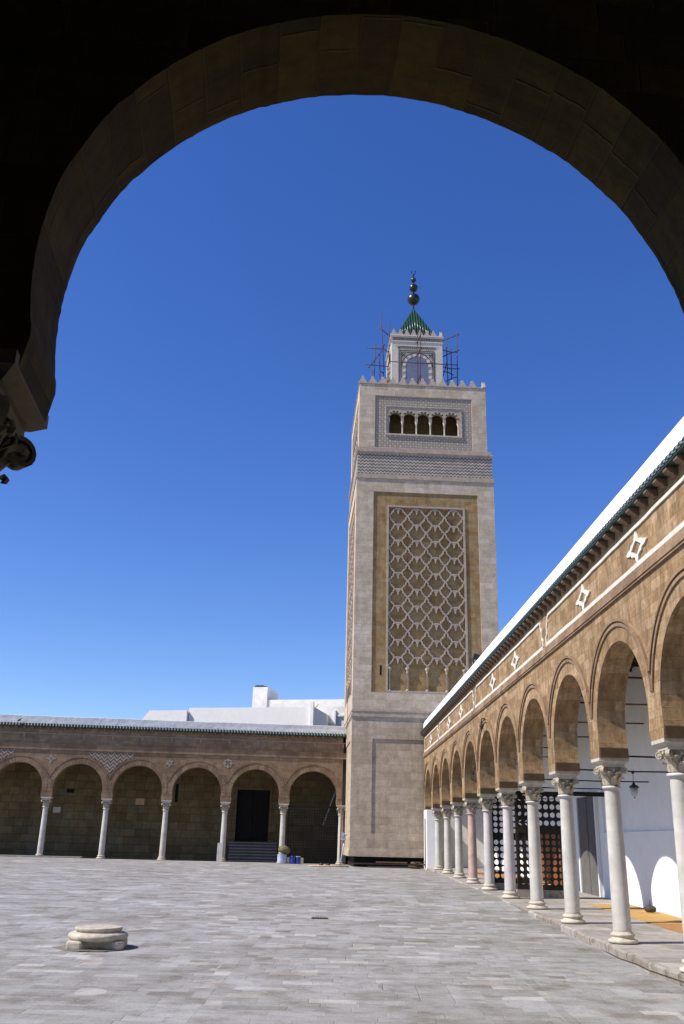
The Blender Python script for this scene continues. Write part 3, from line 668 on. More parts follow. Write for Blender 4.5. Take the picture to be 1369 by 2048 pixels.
# top stage with five-arched windows
o6,w6=.08,7.42
def top_face():
    b=MB(); u0,u1,zz0,zz1=1.0-o6,6.66-o6,22.96,26.26
    frame_face(b,0,w6,22.9,27.0,u0,u1,zz0,zz1,.05,Matrix.Identity(4),0,None)
    # tiled panel around window opening
    a0,a1,q0,q1=1.66-o6,6.0-o6,23.80,25.58
    v=[(u0,.05,zz0),(u1,.05,zz0),(u1,.05,zz1),(u0,.05,zz1),(a0,.05,q0),(a1,.05,q0),(a1,.05,q1),(a0,.05,q1)]
    b.add(v,[(0,1,5,4),(1,2,6,5),(2,3,7,6),(3,0,4,7)],None,1)
    return b,(a0,a1,q0,q1)
for k,T in enumerate(faces4(w6,o6)):
    b,(a0,a1,q0,q1)=top_face()
    o=b.obj('belfry_wall',['tower','star_tiles'],mn); o.matrix_local=T
    cw=(a1-a0-.26)/5; rad=.335; zs=24.92
    c=MB()   # arched plate with five openings
    for i in range(5):
        cx=a0+.13+(i+.5)*cw; pts=[(-rad,24.7),(-rad,zs-.0)]+[(-rad*math.cos(PI*j/16)*1.0,zs+rad*math.sin(PI*j/16)) for j in range(1,16)]+[(rad,zs),(rad,24.7)]
        m_=len(pts); out=[]
        for x,z in pts:
            L=math.hypot(x,z-zs); dx,dz=(x/L,(z-zs)/L)
            if z<=zs: out.append([math.copysign(cw/2,x),z]); continue
            t=min((cw/2)/abs(dx) if abs(dx)>1e-6 else 9,(q1-zs)/dz if dz>1e-6 else 9); out.append([dx*t,zs+dz*t])
        for sx in (-1,1):
            i_=min(range(m_),key=lambda q:math.hypot(out[q][0]-sx*cw/2,out[q][1]-q1)); out[i_]=[sx*cw/2,q1]
        for y in (.04,.30): c.add([(cx+x,y,z) for x,z in pts]+[(cx+x,y,z) for x,z in out],[(j,j+1,m_+j+1,m_+j) for j in range(m_-1)])
        c.add([(cx+x,y,z) for y in (.04,.3) for x,z in pts],[(j,j+1,m_+j+1,m_+j) for j in range(m_-1)])
        for e in (-1,1):c.add([(cx+e*rad,.04,24.7),(cx+e*cw/2,.04,24.7),(cx+e*cw/2,.3,24.7),(cx+e*rad,.3,24.7)],[(0,1,2,3)])
    c.box(a0,a0+.13,.04,.30,q0+.05,q1);c.box(a1-.13,a1,.04,.30,q0+.05,q1);
    f_=c.obj('window_arches','tower_trim',o)
    for i in range(5):
        c=MB(); cx=a0+.13+(i+.5)*cw; v=[(cx+r*math.cos(PI*j/11),y,zs+r*math.sin(PI*j/11)) for j in range(12) for y,r in ((.042,rad+.005),(.026,rad+.005),(.026,rad+.085),(.042,rad+.085))]
        for j in range(11): c.add([v[j*4+q] for q in range(8)],[(0,1,5,4),(1,2,6,5),(2,3,7,6)],None,j%2)
        c.obj('voussoir_ring',['stone_dark','merlon'],f_)
    c=MB(); c.ribbon([(a0-.03,q0),(a0-.03,q1+.03),(a1+.03,q1+.03),(a1+.03,q0)],.06,.0,.05); c.box(a0-.06,a1+.06,-.02,.3,q0-.04,q0+.05)
    for i in range(5):
        cx=a0+.13+(i+.5)*cw; c.ribbon([(cx+(rad+.11)*math.cos(PI*j/14),zs+(rad+.11)*math.sin(PI*j/14)) for j in range(15)],.035,.02,.045)
    c.obj('window_surround','merlon',o)
    if k<2:
        for i in range(6):
            x=a0+.13+i*cw; c=MB(); c.lathe([(.075,0),(.08,.05),(.045,.09),(.045,.62),(.06,.64),(.05,.67),(.09,.83),(.095,.86)],10,(0,0)); q=c.obj('window_column','merlon',o,(x,.13,q0+.05)); 
b=MB(); b.box(o6+.25,o6+w6-.25,o6+1.3,o6+w6-.25,23.0,27.0); b.obj('inner_core','stone_wall',mn)
b=MB(); b.box(o6+.05,o6+w6-.05,o6+.05,o6+w6-.05,26.9,27.0) ; b.box(o6-.04,o6+w6+.04,o6-.04,o6+w6+.04,27.0,27.07); b.obj('terrace','tower_trim',mn)
b=MB(); b.box(o6+.05,o6+w6-.05,o6+.05,o6+w6-.05,22.9,22.98);b.obj('belfry_floor','tower_trim',mn)
def merlon(w,h,d):
    b=MB(); P=[(-w,0),(-w,.06*h/.5),(-w*.78,.16*h/.5),(-w*.62,.24*h/.5),(-w*.32,.36*h/.5),(-w*.30,.47*h/.5),(-w*.12,h),(w*.12,h),(w*.30,.47*h/.5),(w*.32,.36*h/.5),(w*.62,.24*h/.5),(w*.78,.16*h/.5),(w,.06*h/.5),(w,0)]
    return b.prism(P,0,d)
mo=None
for k,T in enumerate(faces4(w6,o6)):
    n=13
    for i in range(n):
        if k in (2,3) and i in (0,): pass
        u=.0+.17+(w6-.34)*i/(n-1)
        if i==n-1: continue
        if mo is None: mo=merlon(.235,.44,.16).obj('merlon','merlon',mn); q=mo
        else: q=mo.copy(); S.collection.objects.link(q); q.parent=mn
        q.matrix_local=T@Matrix.Translation((u,0,27.07))
# lantern
ol,wl_=2.14,3.2
lt=MB()
for T in faces4(wl_,ol): frame_face(lt,0,wl_,27.0,31.55,.42,wl_-.42,28.0,30.85,.03,T,0,0)
lant=lt.obj('lantern','lantern_stone',mn)
b=MB(); b.box(ol-.04,ol+wl_+.04,ol-.04,ol+wl_+.04,31.14,31.18); b.box(ol-.06,ol+wl_+.06,ol-.06,ol+wl_+.06,31.55,31.63); b.obj('lantern_cornice','lantern_stone',lant)
for k,T in enumerate(faces4(wl_,ol)[:2]):
    cx=wl_/2
    b=MB(); rad=.72; zs=29.45
    b.prism([(cx-rad,27.05),(cx-rad,zs)]+[(cx-rad*math.cos(PI*j/18),zs+rad*1.0*math.sin(PI*j/18)) for j in range(1,18)]+[(cx+rad,zs),(cx+rad,27.05)],-.0,.02)
    o=b.obj('arched_window','blue_glass',lant); o.matrix_local=T
    b=MB(); b.ribbon([(.52,27.1),(.52,30.55),(wl_-.52,30.55),(wl_-.52,27.1)],.035,-.012,.03); b.ribbon([(.62,27.1),(.62,30.42),(wl_-.62,30.42),(wl_-.62,27.1)],.02,-.01,.03)
    b.ribbon([(cx+.95*math.cos(PI*j/20),zs+.95*math.sin(PI*j/20)) for j in range(21)],.025,-.012,.03)
    for j in range(22):
        x=.5+j*(wl_-1.0)/21; t=(x-cx)*.22; b.add([(x-.022+t*1.0,-.012,30.86),(x+.022+t,-.012,30.86),(x+.022,-.012,30.62),(x-.022,-.012,30.62)],[(0,1,2,3)])
    for sx in (-1,1):
        for dx,dz in ((0,0),(.07,.07),(-.07,.07),(.07,-.07),(-.07,-.07)): b.box(cx+sx*.85+dx-.03,cx+sx*.85+dx+.03,-.012,.02,30.22+dz-.03,30.22+dz+.03)
    o=b.obj('inlay_lines','stone_dark',lant); o.matrix_local=T
    b=MB(); n=15
    for j in range(n):
        t0,t1=PI*j/n-.0,PI*(j+1)/n
        if j%2==0: b.add([(cx+r*math.cos(t),y,zs+r*math.sin(t)) for y in (-.02,.02) for r,t in ((rad,t0),(rad+.17,t0),(rad+.17,t1),(rad,t1))],[(0,1,2,3),(0,4,5,1),(1,5,6,2),(2,6,7,3),(3,7,4,0)])
    for sx in (-1,1):
        for j in range(2): b.box(cx+sx*(rad+.085)-.085,cx+sx*(rad+.085)+.085,-.02,.02,zs-.42-.4*j,zs-.24-.4*j)
    o=b.obj('pale_voussoirs','white_band',lant); o.matrix_local=T
    b=MB()
    for j in range(20):
        x=.12+j*(wl_-.24)/19; b.ribbon([(x-.08,31.26),(x,31.46),(x+.08,31.26)],.028,-.012,.01); b.ribbon([(x-.08,31.46),(x,31.26),(x+.08,31.46)],.028,-.010,.01)
    o=b.obj('interlace_band','stone_dark',lant); o.matrix_local=T
ml=merlon(.19,.42,.14).obj('merlon','merlon',lant); first=True
for k,T in enumerate(faces4(wl_,ol)):
    for i in range(7):
        q=ml if first else ml.copy()
        if not first: S.collection.objects.link(q); q.parent=lant
        first=False
        q.matrix_local=T@Matrix.Translation((.14+(wl_-.28)*i/7,0,31.63))
# pyramid roof: each side ribbed
b=MB(); c0=ol+wl_/2; hw=1.22; zb,za=31.9,34.6
b.add([(c0-hw,c0-hw,zb),(c0+hw,c0-hw,zb),(c0+hw,c0+hw,zb),(c0-hw,c0+hw,zb),(c0,c0,za)],[(0,1,4),(1,2,4),(2,3,4),(3,0,4)])
b.box(c0-hw-.05,c0+hw+.05,c0-hw-.05,c0+hw+.05,31.6,31.9)
for k in range(4):
    T=Matrix.Translation((c0,c0,0))@Matrix.Rotation(-k*PI/2,4,'Z')
    for i in range(15):
        x=-hw+.08+i*(2*hw-.16)/14; t=1-abs(x)/hw
        if t<.05: continue
        p0=T@Vector((x,-hw-.02,zb)); p1=T@Vector((x,-hw*(1-t)-.0,zb+(za-zb)*t)); b.tube([p0,p1],.042,6)
b.obj('pyramid_roof','pyramid',lant)
b=MB(); b.tube([(c0,c0,34.5),(c0,c0,37.25)],.045,8); 
for z,r in ((35.32,.41),(36.2,.285),(36.82,.175)): b.lathe([(r*math.sin(PI*j/14),z-r*math.cos(PI*j/14)) for j in range(15)],20,(c0,c0),cap=False)
cr=[(c0+.15*math.cos(a),37.42+.15*math.sin(a)) for a in [R(130)+R(280)*i/14 for i in range(15)]]
o0=len(b.v); b.ribbon(cr,.035,c0-.02,c0+.02); b.tube([(c0,c0,37.2),(c0,c0,37.28)],.07,8)
b.obj('finial','black',lant)
# ---------------------------------------------------------------- scaffolding on the minaret
def scaff(name,label,segs,back,r=.031,depth=.5,seed=1):
    rr=random.Random(seed); t=thing(name,label,'scaffold',mn.location,ta,'scaffold poles lashed around the lantern of the minaret')
    for (u0,z0),(u1,z1) in segs:
        b=MB(); y=back+rr.uniform(-depth,depth)*.2; b.tube([(u0,y+rr.uniform(-depth,depth)*.3,z0),((u0+u1)/2+rr.uniform(-.02,.02),y,(z0+z1)/2),(u1,y+rr.uniform(-depth,depth)*.3,z1)],r,6)
        b.obj('pole','pole_wood',t)
    return t
scaff('scaffold','bundle of timber poles left of the lantern, one rising highest','' or [((1.55,34.08),(1.8,29.74)),((1.33,32.99),(2.35,32.22)),((2.08,33.21),(2.13,27.2)),((1.24,31.74),(1.16,27.1)),((.65,31.45),(1.73,31.24)),((.59,30.15),(2.05,30.05)),((1.47,31.58),(2.35,30.92)),((1.83,31.72),(1.73,31.42)),((1.63,31.18),(.8,29.83)),((1.53,31.11),(1.6,27.1)),((1.1,29.99),(1.06,27.1)),((1.58,29.78),(1.8,29.62)),((1.8,29.8),(1.82,27.1))],3.5,seed=1)
scaff('scaffold','frame of timber poles standing right of the lantern',[((5.63,32.99),(5.5,27.1)),((5.57,32.25),(6.67,32.72)),((5.83,32.32),(5.91,27.1)),((6.49,32.95),(6.49,27.1)),((6.13,31.66),(6.15,27.1)),((5.55,31.36),(6.49,31.3)),((5.6,31.07),(6.65,31.54)),((5.54,30.17),(6.62,30.1)),((5.85,30.65),(5.55,29.53)),((5.54,30.05),(6.3,29.82)),((5.78,29.32),(6.48,29.7))],3.5,seed=2)
scaff('scaffold','slender poles lashed in front of the lantern window, crossed by one long rail',[((3.92,31.9),(3.88,27.1)),((3.72,31.5),(3.76,27.1)),((3.66,30.85),(3.94,31.6)),((1.93,29.5),(6.18,29.46)),((3.94,30.6),(3.71,29.91)),((3.9,28.75),(3.70,28.14))],1.75,.03,.1,3)
# timber junk at lantern foot
b=MB(); b.box(0,.5,0,.06,0,.28); b.box(.1,.2,-.05,.0,-.1,.5); o=b.obj('board_stack','ochre',None,(0,0,0),ta); 
gt_=Matrix.Translation(mn.location)@Matrix.Rotation(ta,4,'Z'); o.matrix_world=gt_@Matrix.Translation((1.62,1.9,28.1))@Matrix.Rotation(.25,4,'Y'); tag(o,'ochre boards tied to the poles at the lower left of the lantern','boards')
# ---------------------------------------------------------------- right gallery: walls, ceiling, doors, screens
XW=8.22
gw=thing('gallery_wall','white plastered wall at the back of the right-hand gallery','wall',(XW,0,0))
b=MB(); b.box(0,.35,-3,30.5,-.3,2.13); b.box(.05,.35,-3,27.95,2.13,6.32); b.box(0,.35,27.95,47.0,2.13,6.32); b.box(0,.35,30.5,47.0,-.3,2.13)
b.obj('plaster','plaster',gw)
b=MB(); b.box(-2.75,.4,-3,46.9,6.32,6.55); b.obj('ceiling','ceiling',gw)
b=MB(); b.box(-2.75,-2.2,-3,46.9,6.551,6.95); b.box(-2.2,.5,-3,47,6.551,7.2); b.obj('roof_slab','roof_white',gw)
b=MB()
for i in range(62): b.box(-2.7,-.01,1+i*.75,1.1+i*.75,6.2,6.318)
b.obj('ceiling_joists','ceiling',gw)
ew=thing('end_wall','white wall closing the far end of the right-hand gallery beside the minaret','wall',(0,46.95,0))
b=MB(); b.box(5.45,XW-.005,0,.22,.3,6.3); b.obj('plaster','plaster_old',ew)
b=MB(); b.box(4.93,5.60,-1.4,-.06,.5,3.24) ; b.obj('whitewashed_pier','plaster',ew); b=MB(); b.box(4.915,4.94,-.85,-.5,.62,2.85); b.obj('slot','void',ew)
dg=thing('door','tall grey door in the white gallery wall, half in sunlight','door',(XW,28.5,0))
b=MB(); b.box(-.06,-.006,0,1.95,.36,3.2); b.obj('door_leaf','door_grey',dg); b=MB(); b.box(-.075,-.06,.92,.98,.4,3.18); b.obj('meeting_stile','door_grey',dg)
b=MB(); b.box(-.10,-.004,-.1,-.0,.36,3.3); b.box(-.10,-.004,1.95,2.05,.36,3.3); b.box(-.10,-.004,0,1.95,3.2,3.3); b.obj('door_frame','plaster',dg)
od=thing('door','orange varnished door low in the gallery wall beyond the dark screens','door',(XW,32.9,0))
b=MB(); b.box(-.07,-.006,0,3.6,.42,2.15); b.obj('door_leaf','door_rust',od); b=MB(); b.box(-.1,-.006,-.12,0,.42,2.27); b.box(-.1,-.006,3.6,3.72,.42,2.27); b.box(-.1,-.006,0,3.6,2.15,2.27); b.obj('door_frame','dark_wood',od)
def screen(name,label,X0,X1,Y,z0,z1,nx,nz,zp,mid):
    t=thing(name,label,'screen',(X0,Y,0),0,'dark pierced wooden screens in the right-hand gallery')
    b=MB(); w=X1-X0; fm=.07
    b.box(0,fm,0,.07,z0,z1); b.box(w-fm,w,0,.07,z0,z1); b.box(fm,w-fm,0,.07,z0,z0+.11); b.box(fm,w-fm,0,.07,z1-.09,z1); b.box(fm,w-fm,0,.07,mid-.08,mid+.08)
    b.obj('frame','dark_wood',t)
    for (a,c,n) in ((z0+.11,mid-.08,nz[0]),(mid+.08,z1-.09,nz[1])):
        b=MB(); cx,cz=(w-2*fm)/nx,(c-a)/n; r=.4*min(cx,cz); K=12
        for i in range(nx):
            for j in range(n):
                ox,oz=fm+(i+.5)*cx,a+(j+.5)*cz; inn=[(ox+r*math.cos(2*PI*q/K),oz+r*math.sin(2*PI*q/K)) for q in range(K)]
                out=[]
                for q in range(K):
                    ca,sa=math.cos(2*PI*q/K),math.sin(2*PI*q/K); tt=min(cx/2/abs(ca) if abs(ca)>1e-6 else 9,cz/2/abs(sa) if abs(sa)>1e-6 else 9); out.append([ca*tt,sa*tt])
                for sx in (-1,1):
                    for sz in (-1,1):
                        q=min(range(K),key=lambda q:math.hypot(out[q][0]-sx*cx/2,out[q][1]-sz*cz/2)); out[q]=[sx*cx/2,sz*cz/2]
                out=[(ox+p,oz+r_) for p,r_ in out]
                for y in (.02,.05): b.add([(x,y,z) for x,z in inn+out],[(q,(q+1)%K,K+(q+1)%K,K+q) for q in range(K)])
                b.add([(x,y,z) for y in (.02,.05) for x,z in inn],[(q,(q+1)%K,K+(q+1)%K,K+q) for q in range(K)])
        b.obj('pierced_panel','dark_wood',t)
    b=MB(); b.box(-.03,w+.03,-.03,.12,zp,z0-.004); b.obj('stone_sill','kerb',t)
    return t
screen('lattice_screen','nearer dark pierced screen, its holes glowing orange low down, under the long beam',5.56,7.0,27.6,.55,3.22,7,(8,4),.3,2.15)
screen('lattice_screen','farther dark pierced screen with a single row of white holes showing between columns',5.36,6.85,30.6,.60,3.24,7,(6,6),.36,1.98)
b=MB(); b.box(7.03,XW-.01,27.6,27.7,3.12,3.24); tag(b.obj('beam','dark_wood'),'dark wooden beam from the nearer pierced screen to the white wall','beam')
def mat_(x0,x1,y0,y1,mat,label,dz=.012,sk=0):
    b=MB(); n=10; v=[];f=[]
    for i in range(n+1):
        y=y0+(y1-y0)*i/n
        for x in (x0,x1): v.append((x+sk*(y-y0)+.012*math.sin(7*y+x),y,pz(y)+dz+.006*math.sin(9*y+3*x)))
    for i in range(n): f.append((2*i,2*i+1,2*i+3,2*i+2))
    o=b.add(v,f).obj('straw_mat',mat); md=o.modifiers.new('s','SOLIDIFY'); md.thickness=.012; md.offset=1
    return tag(o,label,'mat',group='straw mats on the gallery floor')
mat_(6.98,8.15,20.75,25.6,'mat_yellow','yellow straw mat along the white wall, nearest sunlit patch')
mat_(6.95,8.15,15.0,20.6,'mat_orange','orange straw mat at the right edge, in front of the yellow one')
mat_(6.9,8.1,33.2,37.6,'mat_yellow','yellow straw mat beyond the pierced screens',.012)
mat_(6.5,8.1,38.0,42.0,'mat_orange','orange straw mat on the gallery floor near the end wall',.012)
pt=thing('brazier','small dark pot with an upright handle standing on the yellow mat','pot',(7.85,23.35,pz(23.35)+.03))
b=MB(); b.lathe([(.10,0),(.13,.03),(.14,.09),(.10,.13),(.04,.15)],14); b.obj('bowl','iron',pt); b=MB(); b.tube([(0,0,.13),(.0,0,.27)],.014,6); b.obj('handle','iron',pt)
# tie rods
od_=['first','second','third','fourth','fifth','sixth','seventh','eighth','ninth','tenth']
for k in range(0,10):
    y=13.8545+k*s
    for z,r,nm in ((3.31,.018,'lower'),(4.77,.022,'upper')):
        b=MB(); x0=XR+.2; b.tube([(0,0,0),((XW-x0)/2,0,-.012),(XW-x0+.02,0,0)],r,6)
        o=b.obj('tie_rod','iron' if nm=='lower' else 'wood',None,(x0,y,z))
        tag(o,(od_[k]+' low iron rod from the right edge, level with the capitals' if nm=='lower' else od_[k]+' high timber tie from the right edge, level with the arch tops'),'tie rod',nm+' row of ties across the right-hand gallery')
hl=thing('hanging_lantern','small glass lantern hanging from a tie rod in the right-hand gallery','lantern',(6.76,20.5,2.76))
b=MB(); b.tube([(0,0,.3),(0,0,.56)],.006,5); b.lathe([(.0,.55),(.035,.53),(.035,.5),(0,.48)],8,cap=False); b.obj('hook','iron',hl)
b=MB(); b.lathe([(.115,.20),(.09,.235),(.04,.26),(.02,.31),(0,.32)],12); b.obj('hood','iron',hl)
b=MB(); b.lathe([(.02,0),(.055,.03),(.08,.1),(.085,.19)],12); b.obj('glass_shade','glass_dull',hl); b=MB(); b.lathe([(0,-.03),(.02,-.015),(.015,0)],8,cap=False); b.obj('drop_finial','iron',hl)
sp=thing('wall_lamp','dark spiky metal lamp bracket fixed over an arch of the right-hand arcade','lamp',(4.96,28.65,5.2))
b=MB(); b.tube([(-.02,0,.22),(-.12,0,.2),(-.15,0,.05),(-.1,0,-.12)],.022,6); b.obj('bracket','iron',sp)
b=MB(); b.lathe([(.02,.06),(.06,.03),(.075,-.02),(.03,-.09),(.01,-.15)],9,(-.13,0)); b.obj('lamp_head','iron',sp)
b=MB(); b.tube([(4.955,31.2,4.2),(4.95,31.2,3.9)],.03,6); tag(b.obj('hanging_bracket','iron'),'short dark iron bracket on the inner pier of the right-hand arcade','bracket')
fl=thing('floodlight','dark floodlight perched on the white roof edge against the minaret','floodlight',(5.32,33.0,7.68))
b=MB(); b.tube([(0,0,-.1),(0,0,.42)],.03,6); b.obj('stand','black',fl); b=MB(); b.box(-.14,.14,-.1,.1,.40,.62,T=Matrix.Rotation(.3,4,'Y')); b.obj('lamp_head','black',fl)
# ---------------------------------------------------------------- foreground gallery (camera stands in it)
th=R(4.5); ff=thing('arcade','dark shaded foreground arcade whose horseshoe arch frames the whole view','arcade',
   (.23*math.cos(th)+(1.5*s+0)*math.cos(th),3.4-.02+(.23+1.5*s)*math.sin(th),0),PI+th)
ff.location=Vector((math.cos(th),math.sin(th),0))*(.215+1.5*s)+Vector((0,3.4,0))+Vector((math.sin(th),-math.cos(th),0))*.0
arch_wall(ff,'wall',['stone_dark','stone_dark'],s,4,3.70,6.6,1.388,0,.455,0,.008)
FFC=[column(ff,k*s,.02,3.25,'shaded_marble') for k in range(1,5)]
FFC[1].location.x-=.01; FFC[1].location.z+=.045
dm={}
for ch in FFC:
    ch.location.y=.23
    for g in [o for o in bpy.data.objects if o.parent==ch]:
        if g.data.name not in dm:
            dm[g.data.name]=g.data.copy(); dm[g.data.name].materials[0]=M['shaded_marble']
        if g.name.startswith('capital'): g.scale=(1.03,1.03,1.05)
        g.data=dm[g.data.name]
b=MB(); b.box(0,4*s,-.05,0,6.6,7.4); b.obj('parapet','plaster',ff)
cg=thing('gallery_room','dark interior of the gallery the photographer stands in','gallery',ff.location,PI+th)
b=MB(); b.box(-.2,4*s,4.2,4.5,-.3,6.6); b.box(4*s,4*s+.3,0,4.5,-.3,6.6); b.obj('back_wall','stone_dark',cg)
b=MB(); b.box(-1.2,4*s,.0,4.5,6.0,6.62); b.obj('ceiling','ceiling',cg)
b=MB(); b.box(-1.0,4*s,-.1,4.5,-.4,.02); tag(b.obj('gallery_floor','floor',None,ff.location,PI+th),kind='structure')
# ---------------------------------------------------------------- things in the courtyard
DRUM=(-3.62,16.3,gz(16.3)-.01)
db=thing('column_base','worn antique marble column base lying alone on the courtyard paving','column base',DRUM,.1)
b=MB(); 
P=[(-.44,-.38),(-.20,-.42),(-.12,-.30),(.10,-.24),(.24,-.30),(.33,-.41),(.44,-.32),(.45,.36),(.34,.43),(-.36,.43),(-.46,.3)]
v=[(x,y,z) for z in (0,.135) for x,y in P]; n=len(P); b.add(v,[tuple(range(n))[::-1],tuple(range(n,2*n))]+[(i,(i+1)%n,n+(i+1)%n,n+i) for i in range(n)]); b.obj('plinth','marble_old',db,bevel=.03)
b=MB(); b.lathe([(.42,.125),(.465,.15),(.482,.19),(.465,.225),(.42,.245),(.355,.25),(.35,.262),(.375,.272),(.378,.315),(.37,.322)],40,jit=.006); b.obj('torus','marble_old',db)
b=MB(); b.prism([(-.03+.62*math.cos(a*.31)*(1+.1*math.sin(a*2.1)),.02+.52*math.sin(a*.31)*(1+.07*math.sin(a*3.3))) for a in range(20)],0,.012,0,Matrix.Rotation(PI/2,4,'X')); b.obj('sunken_slab','kerb_dark',db,(0,0,.006))
# cans, bag
def can(x,y,r,h,mat,label,lid=None,name='paint_can',grp='cans and tubs standing by the far column'):
    t=thing(name,label,'can',(x,y,gz(y)+.012),0,grp)
    b=MB(); b.lathe([(r*.94,0),(r*.97,.02),(r,h*.5),(r*1.0,h-.02),(r*1.04,h)],16); b.obj('body',mat,t)
    b=MB(); b.lathe([(r*1.02,h+.001),(r*1.02,h+.018),(r*.85,h+.02)],16); b.obj('lid',lid or mat,t)
    return t
yb=50.75
bin_=can(-2.12,yb,.24,.44,'pale_blue','pale blue patterned drum under the olive bag, leftmost at the far column','black','drum')
can(-1.78,yb+.05,.11,.30,'cream','small cream can squeezed between the pale drum and the blue tubs')
can(-1.55,yb,.17,.36,'blue','deep blue tub, the left one of the blue pair at the far column')
can(-1.28,yb,.14,.34,'blue','deep blue tub with a cream lid beside the cream can',"cream")
can(-1.09,yb+.02,.10,.27,'cream','cream can at the right end of the row by the far column')
b=MB(); prof=[(.02,.0),(.26,.03),(.34,.16),(.30,.30),(.14,.37),(.04,.40)]; b.lathe(prof,16,jit=.07,cap=False)
o=b.obj('bag','olive',None,(-2.03,yb,gz(yb)+.49)); o.scale=(.95,.75,1.0); o.rotation_euler=(0,.18,.4); tag(o,'bulging olive bag resting on top of the pale blue drum','bag')
o=MB().box(-.14,.14,-.03,.03,0,.93).obj('marble_slab','marble',None,(-5.47,51.45,gz(51))); o.rotation_euler=(-.06,0,0); tag(o,'white marble slab standing upright behind a far column','slab')
b=MB(); b.box(-.18,.18,-.10,.10,0,.012)
for i in range(6): b.box(-.15+i*.055,-.13+i*.055,-.08,.08,.012,.02)
tag(b.obj('drain_grate','iron',None,(-.02,21.4,gz(21.4)+.004)),'small dark drain grate set in the middle of the courtyard paving','drain')
# ladder on the ground
ld=thing('ladder','wooden ladder lying flat on the paving before the minaret','ladder',(.20,45.9,gz(46)+.03),R(2))
b=MB(); b.tube([(-.85,-.2,0),(1.05,-.2,.02)],.03,6); b.obj('rail','ochre',ld); b=MB(); b.tube([(-.85,.25,0),(1.05,.25,.02)],.03,6); b.obj('rail','ochre',ld)
for i in range(7): b=MB(); x=-.65+i*.27; b.tube([(x,-.2,.01),(x,.25,.01)],.02,5); b.obj('rung','cream',ld)
for (u,l,dv,dz,lab) in ((.15,3.6,-.25,.12,'long dark plank lying along the foot of the minaret, under the paler one'),(.9,2.4,-.35,.0,'dark plank on the ground against the minaret foot'),(1.3,1.5,-.22,.2,'short paler plank on top of the dark ones at the minaret foot')):
    b=MB(); b.box(0,l,0,.22,0,.05); o=b.obj('plank','wood' if dz>.15 else 'iron',None,(1.3+u,46.95+dv,gz(47)+.02+dz),ta); tag(o,lab,'plank')
b=MB()
r_=random.Random(4)
for i in range(9):
    x=r_.uniform(-.5,.5); b.box(x-.2,x+.2,-.12,.12,.06*i*.6,.06*i*.6+.05,T=Matrix.Rotation(r_.uniform(-.5,.5),4,'Z'))
o=b.obj('timber_pile','wood',None,(4.75,46.35,gz(46.5)+.01)); tag(o,'low pile of timber offcuts at the right foot of the minaret','timber')
tp=thing('standpipe','silvery standpipe with a tap leaning at the left corner of the minaret','standpipe',(1.0,47.6,gz(47)))
b=MB(); b.tube([(-.15,0,0),(0,.0,.75),(.08,0,1.35)],.04,7); b.obj('pipe','lamp_white',tp); b=MB(); b.box(-.12,.14,-.08,.08,1.2,1.32); b.tube([(.0,0,1.35),(.16,0,1.5)],.06,7); b.box(-.1,.02,-.1,.02,1.36,1.56); b.obj('valve','lamp_white',tp)
for i,(x,y,l) in enumerate(((-.05,47.0,'small dark stone on the paving left of the minaret corner, outer one'),(.28,46.7,'small dark stone touching the minaret corner'))):
    b=MB(); b.lathe([(.02,0),(.09,.02),(.10,.07),(.05,.14),(.0,.15)],7,jit=.12,cap=False,smooth=False); o=b.obj('stone','iron',None,(x,y,gz(y))); tag(o,l,'stone')
# drain pipe at the minaret left corner
b=MB(); b.tube([(0,0,.5),(0,0,3.4)],.04,7); tag(b.obj('drainpipe','wood',None,(.93,50.9,0)),'thin reddish pipe climbing between the last far column and the minaret','pipe')
# bird
bd=thing('bird','small dark bird perched on the edge of the far white roof','bird',tuple(gl(-1.9,-.50,7.44)),la)
b=MB(); o=b.lathe([(0,-.13),(.03,-.1),(.05,-.02),(.045,.05),(.0,.1)],9,T=Matrix.Translation((0,0,.07))@Matrix.Rotation(R(60),4,'Y'),cap=False).tube([(.07,0,.12),(.1,0,.17)],.028,6).obj('body','iron',bd)
# wires on tower-left roof
b=MB(); b.tube([(1.12,50.2,6.9),(1.13,50.0,8.0),(1.14,50.0,9.6)],.012,5); tag(b.obj('cable','iron'),'thin cable hanging beside the minaret above the far roof','cable')
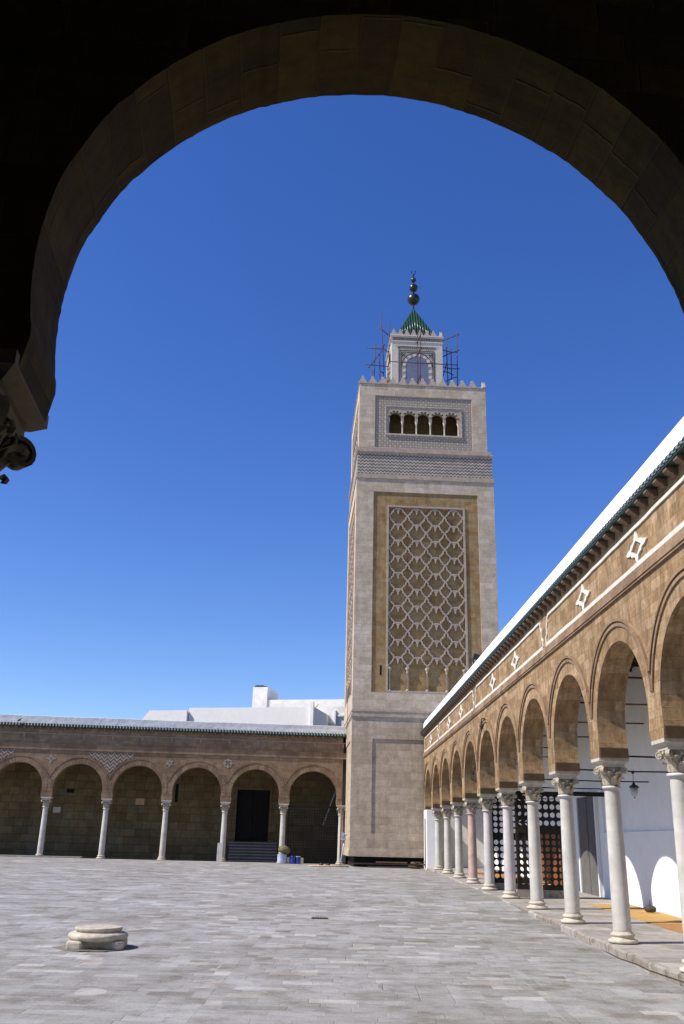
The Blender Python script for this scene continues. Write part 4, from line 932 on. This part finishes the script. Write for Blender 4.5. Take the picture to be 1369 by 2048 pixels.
# ---------------------------------------------------------------- white houses behind the far arcade
def house(name,label,parts,mat='plaster'):
    t=thing(name,label,'house',(parts[0][0],parts[0][2],.3),-.24)
    for i,(x0,x1,y0,y1,z1,nm,mt) in enumerate(parts):
        b=MB(); ox,oy=parts[0][0],parts[0][2]; z0=0 if nm in('walls','wing') else z1[0]-.3; zt=z1-.3 if not isinstance(z1,tuple) else z1[1]-.3
        b.box(x0-ox,x1-ox,y0-oy,y1-oy,z0,zt); b.obj(nm,mt,t)
    return t
house('house','low white flat-roofed house, lowest and leftmost above the far roof',[(-11.55,-8.93,60,70,9.42,'walls','plaster')])
b=MB(); b.prism([(-.55,0),(0,0),(0,9.10),(-.55,8.45)],0,10); b.obj('sloped_end','plaster',[o for o in bpy.data.objects if o.name=='house'][0])
house('house','long white house with a level parapet in the middle above the far roof',[(-8.9,-.55,59.6,69,9.60,'walls','plaster'),(-.75,-.55,59.4,59.6,(7.0,9.9),'chimney_stub','plaster')])
hb=house('house','weathered white house with a square stair turret behind the long parapet',[(-5.0,9,70.2,82,11.75,'walls','plaster_old'),(-5.72,-4.55,70.1,73,12.72,'wing','plaster_old')])
hc=house('house','small white house with an ochre strip and white pipe beside the minaret',[(-.5,3,61.5,68,10.15,'walls','plaster_old'),(-.3,.35,61.44,61.5,(8.75,8.95),'ochre_strip','ochre'),(.55,.68,61.3,61.5,(8.6,9.9),'white_pier','plaster'),(.68,2.0,61.38,61.5,(9.5,9.62),'white_rail','plaster')])
b=MB(); rr=random.Random(9)
for i in range(12):
    x=rr.uniform(.1,1.0); b.box(x-.1,x+.12,.05+rr.random()*.3,.4+rr.random()*.4,12.42,12.43+rr.random()*.16)
b.obj('ragged_coping','iron',hb,(-.72,-.1,0))
b=MB(); b.tube([(-1.85,58.5,8.4),(-1.2,58.6,9.1),(-.55,58.9,9.95)],.02,5); tag(b.obj('roof_cable','iron'),'dark cable slanting up across the long white house','cable')
b=MB(); b.tube([(-3.4,69,10.2),(-3.4,69,12.6)],.025,5); b.tube([(-3.8,69,12.4),(-3.0,69,12.4)],.02,5); b.tube([(-3.65,69,12.15),(-3.15,69,12.15)],.02,5)
b=MB(); b.box(-2.8,-1.0,69.9,70.2,9.5,10.3); tag(b.obj('ochre_wall','ochre'),'low ochre rooftop wall behind the long white house','wall')
print('objects',len(bpy.data.objects))
